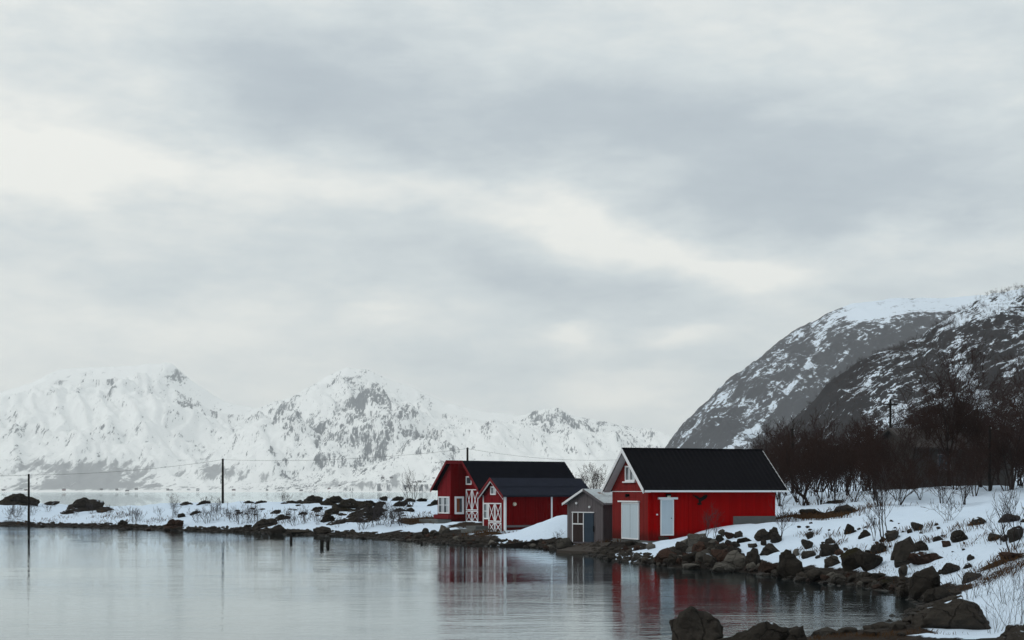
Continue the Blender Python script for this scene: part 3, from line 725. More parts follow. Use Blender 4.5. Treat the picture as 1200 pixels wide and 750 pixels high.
def lattice_door(h, r, split, redm, off=0.0):
    """a pair of barn doors with white crossed braces: door > trim, per leaf"""
    a, b, z0, z1 = r; m = (a+b)/2; zs = z0+(z1-z0)*split
    for k, (c0, c1) in enumerate(((a, m-.015), (m+.015, b))):
        leaf = gbox(MB(), (c0, c1, z0, z1), .02, .055, off).build('door', redm, h.root)
        mb = frame_of(MB(), (c0, c1, zs+.02, z1), .075, .057, .085, True, off)
        frame_of(mb, (c0, c1, z0, zs-.02), .06, .057, .085, True, off)
        bar(mb, (c0+.06, zs+.1), (c1-.06, z1-.08), .06, .0585, .080, True, off); bar(mb, (c1-.06, zs+.1), (c0+.06, z1-.08), .06, .0600, .077, True, off)
        bar(mb, (c0+.06, z0+.05), (c1-.06, zs-.06), .055, .0585, .080, True, off); bar(mb, (c1-.06, z0+.05), (c0+.06, zs-.06), .055, .0600, .077, True, off)
        mb.build('trim', M['white'], leaf)
def gable_body(h, L, Wd, zb, ze, zr, matl, x0=0.0):
    mb = MB(); s = [(x0,0,zb),(x0,Wd,zb),(x0,Wd,ze),(x0,Wd/2,zr),(x0,0,ze)]
    return mb.prism(s, (L-x0, 0, 0)).build('wall', matl, h.root)
def roof_pair(h, x0, x1, Wd, ze, zr, oe, th, matl, lift=.05):
    """the roof slab: both slopes, overhanging the eaves by oe"""
    k = (zr-ze)/(Wd/2); z0 = ze-k*oe+lift; zt = zr+lift; mb = MB()
    mb.prism([(x0,-oe,z0),(x0,Wd/2,zt),(x0,Wd+oe,z0),(x0,Wd+oe,z0+th),(x0,Wd/2,zt+th),(x0,-oe,z0+th)], (x1-x0,0,0))
    return mb.build('roof', matl, h.root), k, z0, zt
def courses(roof, x0, x1, Wd, oe, z0, zt, th, matl, pitch=.30, amp=.022, course=.36, sides=(0, 1)):
    """pantile relief over the slab: wavy across, stepped down the slope"""
    n = int((x1-x0)/(pitch/6)); xs = np.linspace(x0+.01, x1-.01, n)
    L = math.hypot(Wd/2+oe, zt-z0); m = max(2, int(L/course)); V = []; Fc = []
    for sd in sides:
        y0, y1 = (-oe, Wd/2) if sd == 0 else (Wd+oe, Wd/2)
        nrm = Vector((0, -(zt-z0), (Wd/2+oe))).normalized()
        if sd: nrm.y = -nrm.y
        for c in range(m):
            for e, extra in ((0, .026), (1, .004)):
                f = (c+e)/m if e == 0 else (c+1)/m
                b = len(V)
                for x in xs:
                    o = .012+extra+amp*(.5+.5*math.sin(2*math.pi*x/pitch)) if amp else .012+extra
                    V.append((x, y0+(y1-y0)*f+nrm.y*o, z0+th+(zt-z0)*f+nrm.z*o))
            b = len(V)-2*n
            for i in range(n-1): Fc.append((b+i, b+i+1, b+n+i+1, b+n+i))
    me = bpy.data.meshes.new('tiles'); me.from_pydata(V, [], Fc); me.update()
    o = link('tiles', me, matl, roof); tag(o, kind='stuff'); return o
def bargeboards(h, roof, x, Wd, oe, z0, zt, th, d, matl, name='bargeboard', t=.045, left=None):
    for k, (ya, yb) in enumerate(((-oe, Wd/2), (Wd+oe, Wd/2))):
        mb = MB(); mb.prism([(x-t,ya,z0-d+th),(x-t,yb,zt-d+th),(x-t,yb,zt+th+.03),(x-t,ya,z0+th+.03)], (t-.003,0,0))
        mb.build(name, left if (left and k == 1) else matl, roof)

# --- A: large red boathouse with black tiled roof
A = House('boathouse', 760.4, 631.6, 77.8, 21, 'bright red wooden boathouse with black tiled roof and bird emblem', 'boathouse')
LA = A.side(908.4, 600)[0]; WA = A.gable(718, 600)[0]
ze = 2.86; zr = A._hit(729.6, 527.4, A.u, -.45)[2]-.10
body = gable_body(A, LA, WA, -.5, ze, zr-.02, M['red_a'])
body_top = lambda y: ze+(zr-.06-ze)*(1-abs(y-WA/2)/(WA/2))
cladding(body, M['red_a'], LA, -.1, lambda x: ze, True, seed=1)
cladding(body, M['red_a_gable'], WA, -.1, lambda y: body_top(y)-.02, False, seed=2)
roof, kA, z0, zt = roof_pair(A, -.5, LA+.55, WA, ze, zr, .38, .10, M['black'])
courses(roof, -.5, LA+.55, WA, .38, z0, zt, .10, M['tile_a'])
MB().box(-.5, LA+.55, WA/2-.09, WA/2+.09, zt+.10, zt+.19).build('ridge_cap', M['tile_a'], roof)
bargeboards(A, roof, -.5, WA, .38, z0, zt, .10, .20, M['white'])
bargeboards(A, roof, LA+.55+.045, WA, .38, z0, zt, .10, .20, M['white'])
MB().box(-.45, LA+.62, -.50, -.385, z0-.03, z0+.075).build('gutter', M['white'], roof)
MB().prism([(-.44,-.30,z0-.012+.0),(-.44,WA/2,zt-.03),(-.44,WA+.30,z0-.012),(-.44,WA+.30,z0-.05),(-.44,WA/2,zt-.08),(-.44,-.30,z0-.05)], (.41,0,0)).build('soffit', M['white'], roof)
r = A.rs(773.4, 788.8, 585, 627.4); d = sbox(MB(), (r[0]+.06, r[1]-.06, r[2], r[3]-.05), .03, .075).build('door', M['pale_door'], A.root); d['label'] = 'narrow pale blue-grey door on the long wall'
frame_of(MB(), r, .06, .03, .10, False).build('frame', M['white'], d)
MB().tube((r[1]-.16,-.09,r[2]+.95),(r[1]-.16,-.15,r[2]+.95),.025,.025).build('handle', M['black'], d)
rl = A.rs(770.6, 793, 582.8, 585.2); sbox(MB(), rl, .03, .16).build('lintel', M['white'], d)
rl = A.rs(780, 785.2, 578.8, 582.2); lm = sbox(MB(), rl, .03, .14).build('wall_lamp', M['black'], A.root)
sbox(MB(), (rl[0]+.04, rl[1]-.04, rl[2]-.03, rl[2]+.06), .142, .155).build('lamp_glass', M['lamp'], lm)
r = A.rg(730, 750, 588.6, 632.6); d = gbox(MB(), (r[0]+.07, r[1]-.07, r[2]+.02, r[3]-.05), .03, .075).build('door', M['pale_door'], A.root); d['label'] = 'wide pale blue-grey door in the gable'
mb = frame_of(MB(), r, .07, .03, .10); mb.build('frame', M['white'], d)
gbox(MB(), ((r[0]+r[1])/2-.008, (r[0]+r[1])/2+.008, r[2]+.1, r[3]-.1), .076, .08).build('panel_joint', M['black'], d)
rl = A.rg(726.6, 750.4, 586.6, 588.6); gbox(MB(), rl, .03, .16).build('lintel', M['white'], d)
rl = A.rg(718.2, 760, 575.6, 576.3); gbox(MB(), rl, .03, .05).build('trim_board', M['white'], A.root)
c = A.gable(737.6, 580); lm = MB().tube((-.03,c[0],c[1]),(-.22,c[0],c[1]-.05),.07,.11).build('wall_lamp', M['black'], A.root)
window(A, A.rg(733.6, 745, 546, 564), True, label='white loft window in the gable')
rl = A.rg(731.5, 745.6, 564.2, 565.6); gbox(MB(), rl, .03, .13).build('sill', M['white'], A.root)
for yy in (-.031,): MB().box(-.031, .05, yy, .05, -.1, ze-.02).build('corner_board', M['red_a'], A.root)
c0 = A.side(859, 605)
MB().box(c0[0], LA+.01, -.045, .02, .35, c0[1]).build('foundation', M['concrete'], A.root)
MB().box(-.02, c0[0], -.010, .02, -.9, -.1).build('foundation', M['concrete'], A.root)
MB().box(-.0095, .02, .02, WA, -.9, -.1).build('foundation', M['concrete'], A.root)
rl = A.rs(768.8, 770.6, 602.2, 603.8); sbox(MB(), rl, .03, .05).build('number_plate', M['white'], A.root)
# flying bird silhouette on the long wall
bx0, bz0 = A.side(820, 586.5); S = .0472
bird = [(-9.2,6.3),(-7.0,6.0),(-4.6,5.6),(-2.6,4.5),(-1.2,3.2),(.2,3.3),(1.6,3.7),(2.6,4.4),(4.6,5.9),(7.0,6.6),(9.3,6.6),(8.9,5.4),(9.2,4.6),(8.4,3.9),(8.3,3.0),(7.2,2.5),(6.8,1.6),(5.4,1.3),
        (4.4,.3),(3.0,-.2),(1.6,-.9),(.9,-2.0),(1.2,-3.2),(2.2,-3.9),(2.0,-5.0),(.6,-4.6),(-.4,-5.8),(-1.2,-4.8),(-2.6,-5.4),(-2.9,-4.2),(-4.2,-4.0),(-3.1,-3.0),(-1.8,-2.9),(-1.4,-1.6),(-2.1,-.4),(-1.7,.7),(-3.0,1.8),
        (-4.6,2.2),(-4.9,3.3),(-6.4,3.6),(-6.8,4.7),(-8.3,5.0)]
MB().prism([(bx0+a*S*1.05, -.075, bz0+b*S) for a, b in bird], (0, .035, 0)).build('bird_emblem', M['black'], A.root)

# --- D: small grey shed
D = House('shed', 707, 635.6, 82.9, 50, 'small weathered grey plank shed with pale tin roof beside the boathouse', 'shed')
WD = D.gable(665, 620)[0]; LD = 3.1; ze = D.gable(707, 592)[1]+.10; zr = D._hit(682.6, 573.2, D.u, -.2)[2]-.10
body = gable_body(D, LD, WD, -.4, ze, zr, M['brown_wood'])
n = 14
for i in range(n):
    a, b = WD*i/n+.006, WD*(i+1)/n-.006; tp = lambda y: ze+(zr-ze)*(1-abs(y-WD/2)/(WD/2))-.02
    dd = .02+.012*rng.random()
    MB().hexa([(-dd,a,-.1),(-.003,a,-.1),(-.003,b,-.1),(-dd,b,-.1),(-dd,a,tp(a)),(-.003,a,tp(a)),(-.003,b,tp(b)),(-dd,b,tp(b))]).build('plank', M['grey_wood'], body)
n = 16
for i in range(n):
    a, b = LD*i/n+.006, LD*(i+1)/n-.006; dd = .02+.012*rng.random()
    MB().box(a, b, -dd, -.003, -.1, ze-.02).build('plank', M['grey_wood'], body)
roof, k, z0, zt = roof_pair(D, -.22, LD+.2, WD, ze, zr, .22, .05, M['tin'])
courses(roof, -.22, LD+.2, WD, .22, z0, zt, .05, M['tin'], pitch=.18, amp=.018, course=2.0)
bargeboards(D, roof, -.22, WD, .22, z0, zt, .05, .11, M['grey_wood'], left=M['white'])
r = D.rg(671.4, 685, 601, 635); d = gbox(MB(), r, .035, .06).build('door', M['brown_wood'], D.root); d['label'] = 'brown plank door leaf with pale worn frame'
mb = MB(); gbox(mb, (r[0]-.0, r[0]+.05, r[2], r[3]), .062, .085); gbox(mb, (r[1]-.05, r[1], r[2], r[3]), .062, .085); gbox(mb, (r[0]+.05, r[1]-.05, r[2]+(r[3]-r[2])*.60, r[2]+(r[3]-r[2])*.64), .062, .083); gbox(mb, ((r[0]+r[1])/2-.02, (r[0]+r[1])/2+.02, r[2]+(r[3]-r[2])*.66, r[3]), .063, .08)
mb.build('door_frame', M['white'], d)
r2 = D.rg(685.4, 696.4, 601, 635); d = gbox(MB(), r2, .035, .065).build('door', M['blue_door'], D.root); d['label'] = 'faded blue plank door leaf'
gbox(MB(), (r2[0]-.06, r2[1], r2[2]+(r2[3]-r2[2])*.47, r2[2]+(r2[3]-r2[2])*.52), .067, .095).build('crossbar', M['blue_door'], d)
gbox(MB(), (r2[0]-.04, r2[0]+.02, r2[2]+(r2[3]-r2[2])*.35, r2[2]+(r2[3]-r2[2])*.55), .067, .10).build('hinge', M['black'], d)
rl = D.rg(671, 697, 599.6, 601); gbox(MB(), rl, .035, .10).build('lintel', M['white'], D.root)
for q in ((676.6, 589.4), (691.8, 593.8)):
    c = D.gable(*q); MB().tube((-.03,c[0],c[1]),(-.13,c[0],c[1]-.02),.055,.07).build('wall_lamp', M['white'], D.root)

# --- B: low red cabin
B = House('boat_cabin', 591.7, 623, 95, 33, 'low dark red cabin with blue-black felt roof and crossed white doors', 'cabin')
WB = B.gable(566.5, 610)[0]; LB = B.side(690, 600)[0]; ze = B.side(620, 581.9, -.3)[1]+.12; zr = B._hit(575.3, 560.4, B.u, -.3)[2]-.10
body = gable_body(B, LB, WB, -.3, ze, zr, M['red_b'])
cladding(body, M['red_b'], LB, .42, lambda x: ze-.01, True, seed=5); cladding(body, M['red_c_gable'], WB, -.02, lambda y: ze+(zr-ze)*(1-abs(y-WB/2)/(WB/2))-.03, False, seed=6)
roof, k, z0, zt = roof_pair(B, -.32, LB+.3, WB, ze, zr, .26, .07, M['felt'])
courses(roof, -.32, LB+.3, WB, .26, z0, zt, .07, M['felt'], pitch=.3, amp=0, course=.75)
bargeboards(B, roof, -.32, WB, .26, z0, zt, .07, .17, M['red_trim'])
for ya, yb in ((-.20, WB/2), (WB+.20, WB/2)):
    zz0 = z0+(.06 if ya < 0 else .06)*k
    MB().prism([(-.30,ya,zz0-.21),(-.30,yb,zt-.21),(-.30,yb,zt-.10),(-.30,ya,zz0-.10)], (.03,0,0)).build('verge_trim', M['white'], roof)
lattice_door(B, B.rg(573.4, 588.5, 589.3, 623.6), .34, M['red_b'])
window(B, B.rg(567, 573.2, 589.3, 608.5), True, mull=0, trans=1, label='tall white window beside the crossed doors')
window(B, B.rg(575.5, 581.8, 570, 580), True, mull=0, curtain='curtain', label='small white loft window')
MB().box(-.034, .10, -.034, .10, -.05, ze-.02).build('corner_board', M['white'], B.root)
MB().box(-.034, .05, WB-.08, WB+.034, -.05, ze-.02).build('corner_board', M['white'], B.root)
x = B.side(646.2, 600)[0]; MB().box(x-.06, x+.06, -.05, -.02, .42, ze-.02).build('trim_board', M['white'], B.root)
c = B.side(602.5, 590.8); MB().tube((c[0],-.03,c[1]),(c[0],-.14,c[1]),.13,.11,14).build('wall_lamp', M['lamp'], B.root)
MB().box(.12, LB, -.055, -.004, .28, .42).build('base_board', M['grey_wood'], B.root)
r = B.rg(560.5, 573, 616, 621)
MB().box(-1.5, -.1, WB*.55, WB+.5, -.12, .14).build('step', M['concrete'], B.root); MB().box(-1.1, -.1, WB*.72, WB+.45, .14, .34).build('step', M['concrete'], B.root)

# --- C: tall red barn behind, its left half stepping forward
C = House('red_barn', 562, 612.3, 108, 30, 'tall dark red barn with dark slate roof and half-recessed gable', 'barn')
hw = C._hit(546, 600, C.u, 0)[1]; WC = 2*hw
eC = -C.side(528.3, 600, hw)[0]                   # how far the left half comes forward
LC = 8.6; ze = C.side(561.8, 573.5, -.3)[1]+.22; zr = C._hit(541.9, 540.2, C.u, -.3)[2]-.12
mb = MB(); mb.prism([(0,0,-.4),(0,WC,-.4),(0,WC,ze),(0,hw,zr),(0,0,ze)], (LC,0,0)); body = mb.build('wall', M['red_c'], C.root)
mb = MB(); mb.prism([(-eC,hw,-.4),(-eC,WC,-.4),(-eC,WC,ze),(-eC,hw,zr-.01)], (eC-.004,0,0)); ext = mb.build('wall', M['red_c'], C.root); ext['label'] = 'projecting left half of the gable'
tpC = lambda y: ze+(zr-ze)*(1-abs(y-hw)/hw)-.03
cladding(body, M['red_c'], hw-.02, -.05, tpC, False, seed=8); cladding(ext, M['red_c_gable'], WC, .1, tpC, False, off=-eC, seed=9, x0=hw+.01)
cladding(ext, M['red_c'], -.03, .0, lambda x: zr-.14, True, off=hw, seed=10, x0=-eC+.01)
cladding(body, M['red_c'], LC, -.1, lambda x: ze-.01, True, seed=12)
k = (zr-ze)/hw; oe = .42; th = .09; z0 = ze-k*oe+.05; zt = zr+.05
mb = MB(); mb.prism([(-.35,-oe,z0),(-.35,hw,zt),(-.35,hw,zt+th),(-.35,-oe,z0+th)], (LC+.75,0,0))
mb.prism([(-eC-.4,hw,zt),(-eC-.4,WC+oe,z0),(-eC-.4,WC+oe,z0+th),(-eC-.4,hw,zt+th)], (LC+.8+eC,0,0)); roof = mb.build('roof', M['tile_c'], C.root)
courses(roof, -.35, LC+.4, WC, oe, z0, zt, th, M['tile_c'], pitch=.3, amp=0, course=.30, sides=(0,))
courses(roof, -eC-.4, LC+.4, WC, oe, z0, zt, th, M['tile_c'], pitch=.3, amp=0, course=.30, sides=(1,))
t_ = .05
MB().prism([(-.35-t_,-oe,z0-.13),(-.35-t_,hw,zt-.13),(-.35-t_,hw,zt+th+.03),(-.35-t_,-oe,z0+th+.03)], (t_-.003,0,0)).build('bargeboard', M['red_trim'], roof)
MB().prism([(-eC-.4-t_,WC+oe,z0-.13),(-eC-.4-t_,hw-.05,zt-.13),(-eC-.4-t_,hw-.05,zt+th+.03),(-eC-.4-t_,WC+oe,z0+th+.03)], (t_-.003,0,0)).build('bargeboard', M['red_trim'], roof)
MB().box(-eC-.4, -.36, hw-.07, hw-.003, zt-.16, zt+th+.02).build('ridge_fascia', M['red_trim'], roof)
off = -eC
window(C, C.rg(514.3, 527.3, 581.8, 602, off), True, off=off, mull=1, trans=1, bw=.10, label='wide white two-pane window on the projecting half')
a, b, q0, q1 = C.rs(532.5, 543.2, 581.8, 602.4, hw); window(C, (a, b, q0, q1), False, off=hw, mull=0, bw=.15, curtain='curtain_brown', label='white window with brown curtain on the inner return wall')
window(C, C.rg(546.8, 553.2, 558.2, 568), True, mull=0, bw=.09, curtain=None, label='small white loft window above the crossed doors')
lattice_door(C, C.rg(547, 561.2, 573.4, 611.6), .34, M['red_c'])
r = C.rg(512, 529, 602.5, 606.5, off)
MB().box(off-.30, off-.03, r[0], r[1], r[2]-.1, r[3]-.02).build('step', M['red_trim'], C.root)
MB().box(off-1.2, off-.02, hw-.1, WC+.9, -.35, .20).build('concrete_slab', M['concrete'], C.root)

# --- E: grey barn behind the thicket
E = House('grey_barn', 1070, 596, 103, 24, 'old grey-brown barn behind the bare thicket on the right', 'barn')
E.o.z = gz(E.o.x, E.o.y)-.1; E.root.location = E.o
WE = 4.6; LE = 9.5; ze = E.side(1100, 524)[1]; zr = E._hit(1058, 503, E.u, 0)[2]
body = gable_body(E, LE, WE, -.6, ze, zr, M['barn_wood'])
cladding(body, M['barn_wood'], LE, -.2, lambda x: ze, True, bw=.2, seed=15); cladding(body, M['barn_wood'], WE, -.2, lambda y: ze+(zr-ze)*(1-abs(y-WE/2)/(WE/2))-.03, False, bw=.2, seed=16)
roof, k, z0, zt = roof_pair(E, -.35, LE+.35, WE, ze, zr, .35, .08, M['barn_roof'])
courses(roof, -.35, LE+.35, WE, .35, z0, zt, .08, M['barn_roof'], pitch=.3, amp=.02, course=.8)
bargeboards(E, roof, -.35, WE, .35, z0, zt, .08, .16, M['barn_wood'])
window(E, (2.2, 3.4, ze-1.7, ze-.5), False, mull=1, bw=.08, curtain=None, frame_mat='grey_wood')

# ------------------------------------------------------------------ utility poles, wires, mooring posts
def pole(px, pytop, pybase, Y, label, arm=False, r=.085):
    x = (px-600)/F*Y; zt = CH-(pytop-HZ)/F*Y; zb = gz(x, Y)-.5 if pybase is None else CH-(pybase-HZ)/F*Y-.4
    root = empty('utility_pole', (x, Y, max(zb+.4, -.3))); z0 = root.location.z
    MB().tube((0,0,zb-z0-.3),(0,0,zt-z0),r,r*.75,10).build('shaft', M['pole_wood'], root)
    MB().tube((0,0,zt-z0-.03),(0,0,zt-z0+.05),r*.95,r*.5,10).build('cap', M['black'], root)
    if arm: MB().box(-.55,.55,-.05,.05,zt-z0-.35,zt-z0-.25).build('crossarm', M['pole_wood'], root)
    mbi = MB().tube((r*.9,0,zt-z0-.15),(r*.9,0,zt-z0-.02),.03,.02,6); mbi.build('insulator', M['white'], root)
    tag(root, label, 'utility pole', 'utility poles'); return Vector((x, Y, zt-.06))
p1 = pole(33.6, 556, 617, 134, 'dark wooden utility pole at the waterline by the left edge', r=.12)
p2 = pole(261, 538, 598, 150, 'dark wooden utility pole on the snowy peninsula', r=.14)
p3 = pole(547.8, 525, None, 140, 'utility pole rising behind the ridge of the tall red barn', r=.13)
p4 = pole(1043.5, 469, None, 106, 'tall utility pole in the thicket left of the grey barn', True, r=.11)
pole(928.8, 503, None, 108, 'short utility pole in the thicket just right of the boathouse roof', r=.13)
pole(1160, 500, None, 92, 'utility pole in the thicket in front of the grey barn roof', r=.10)
def wire(a, b, sag, label):
    mb = MB(); a, b = Vector(a), Vector(b); n = 14; pts = []
    for i in range(n+1):
        f = i/n; p = a.lerp(b, f); p.z -= sag*4*f*(1-f); pts.append(p)
    for i in range(n): mb.tube(pts[i], pts[i+1], .013, .013, 4)
    o = mb.build('overhead_wire', M['black']); tag(o, label, 'wire', 'wires between the poles')
wire(p1, (-62, 120, p1.z+.1), .25, 'overhead wire running out of the picture at the left edge')
wire(p1, p2, .35, 'overhead wire between the two poles on the peninsula')
wire(p2, p3, .5, 'overhead wire from the peninsula pole to the pole behind the barn')
wire(p3, (13., 160, p3.z-.6), .5, 'overhead wire running right from the pole behind the barn')
for px, py, hpx, r, lab in [(341,636,9,.09,'thin mooring post standing alone in the water left of the pair'),(377,642,9.5,.11,'left and taller post of the pair in the water'),(384,641,8,.10,'right and shorter post of the pair in the water'),(494,638.5,3.5,.07,'low stump in the water by the red barn shore')]:
    x, Y = shore(px, py); h_ = hpx/F*Y
    o = MB().tube((0,0,-1.2),(0,0,h_*.9),r*1.15,r,9).tube((0,0,h_*.9),(0.01,0,h_),r,r*.7,9).build('mooring_post', M['pole_wood'])
    o.location = (x, Y, 0); o.rotation_euler = (.02, .03, 0); tag(o, lab, 'post', 'mooring posts')

# ------------------------------------------------------------------ rocks
def rock_mesh(name, seed, sub, planes=13, rough=.17, flat=1.0):
    rg = np.random.default_rng(seed)
    bm = bmesh.new(); bmesh.ops.create_icosphere(bm, subdivisions=sub, radius=1.0)
    nrm = rg.normal(0, 1, (planes, 3)); nrm /= np.linalg.norm(nrm, axis=1)[:, None]
    dd = rg.uniform(.50, .92, planes); off = Vector(rg.uniform(-50, 50, 3))
    for v_ in bm.verts:
        n = np.array(v_.co); n = n/np.linalg.norm(n); dots = nrm@n
        r = np.where(dots > .15, dd/np.maximum(dots, .15), 9.).min(); r = min(r, 1.05)
        q = Vector(n*r)
        k = 1+rough*(mnoise.fractal(q*1.7+off, 1.0, 2.0, 4)) + rough*.35*mnoise.noise(q*7+off)
        v_.co = q*k
    lo = [min(v_.co[i] for v_ in bm.verts) for i in range(3)]; hi = [max(v_.co[i] for v_ in bm.verts) for i in range(3)]
    for v_ in bm.verts:
        for i in range(3): v_.co[i] = (v_.co[i]-lo[i])/(hi[i]-lo[i])-.5
        v_.co.z += .5
    me = bpy.data.meshes.new(name); bm.to_mesh(me); bm.free()
    return me
RK = {}
for mk in ('rock', 'rock_moss', 'rock_light', 'rock_red'):
    RK[mk] = []
base_rocks = [rock_mesh('boulder', 900+i, 3) for i in range(10)]
for mk in RK:
    for b in base_rocks:
        c = b.copy(); c.materials.clear(); c.materials.append(M[mk]); RK[mk].append(c)
SMALL = [rock_mesh('stone', 950+i, 2) for i in range(8)]
SM = {mk: [] for mk in ('rock', 'rock_light', 'rock_red')}
for mk in SM:
    for b in SMALL: c = b.copy(); c.materials.append(M[mk]); SM[mk].append(c)
CRAG = {mk: [] for mk in RK}
for i in range(7):
    b = rock_mesh('crag', 970+i, 4, 22, .42)
    for mk in RK: c = b.copy(); c.materials.append(M[mk]); CRAG[mk].append(c)
ri = 0
def boulder(px, py, wpx, hpx, label, mk='rock', group=None, deep=.85, tilt=0., sink=.45, name='boulder', back=0.0):
    """a boulder whose foot shows at (px, py) and which is wpx x hpx photo pixels large"""
    global ri
    p = hit(px, py); k = p.y/F; ri += 1
    lib = CRAG[mk] if (py < 622 and px < 520 and wpx >= 12) else (RK[mk] if wpx > 9 else SM.get(mk, SM['rock'])); me = lib[ri*7 % len(lib)]
    o = link(name, me); wd, ht = wpx*k, hpx*k
    if py < 622 and px < 520 and wpx >= 12: hpx *= .9; ht = hpx*k; wd *= 1.10
    dp = wd*deep
    o.scale = (wd, dp, ht*(1+sink)); o.location = (p.x, p.y+dp*.45+back, 0)
    zz = min(p.z, gz(p.x, p.y+dp*.45+back)+.1*ht); o.location.z = p.z-ht*sink if p.z < zz+.3 else zz-ht*sink*.5
    o.rotation_euler = (0, tilt, (ri*1.7 % .9)-.45)
    tag(o, label, 'boulder' if name == 'boulder' else 'stone', group); return o
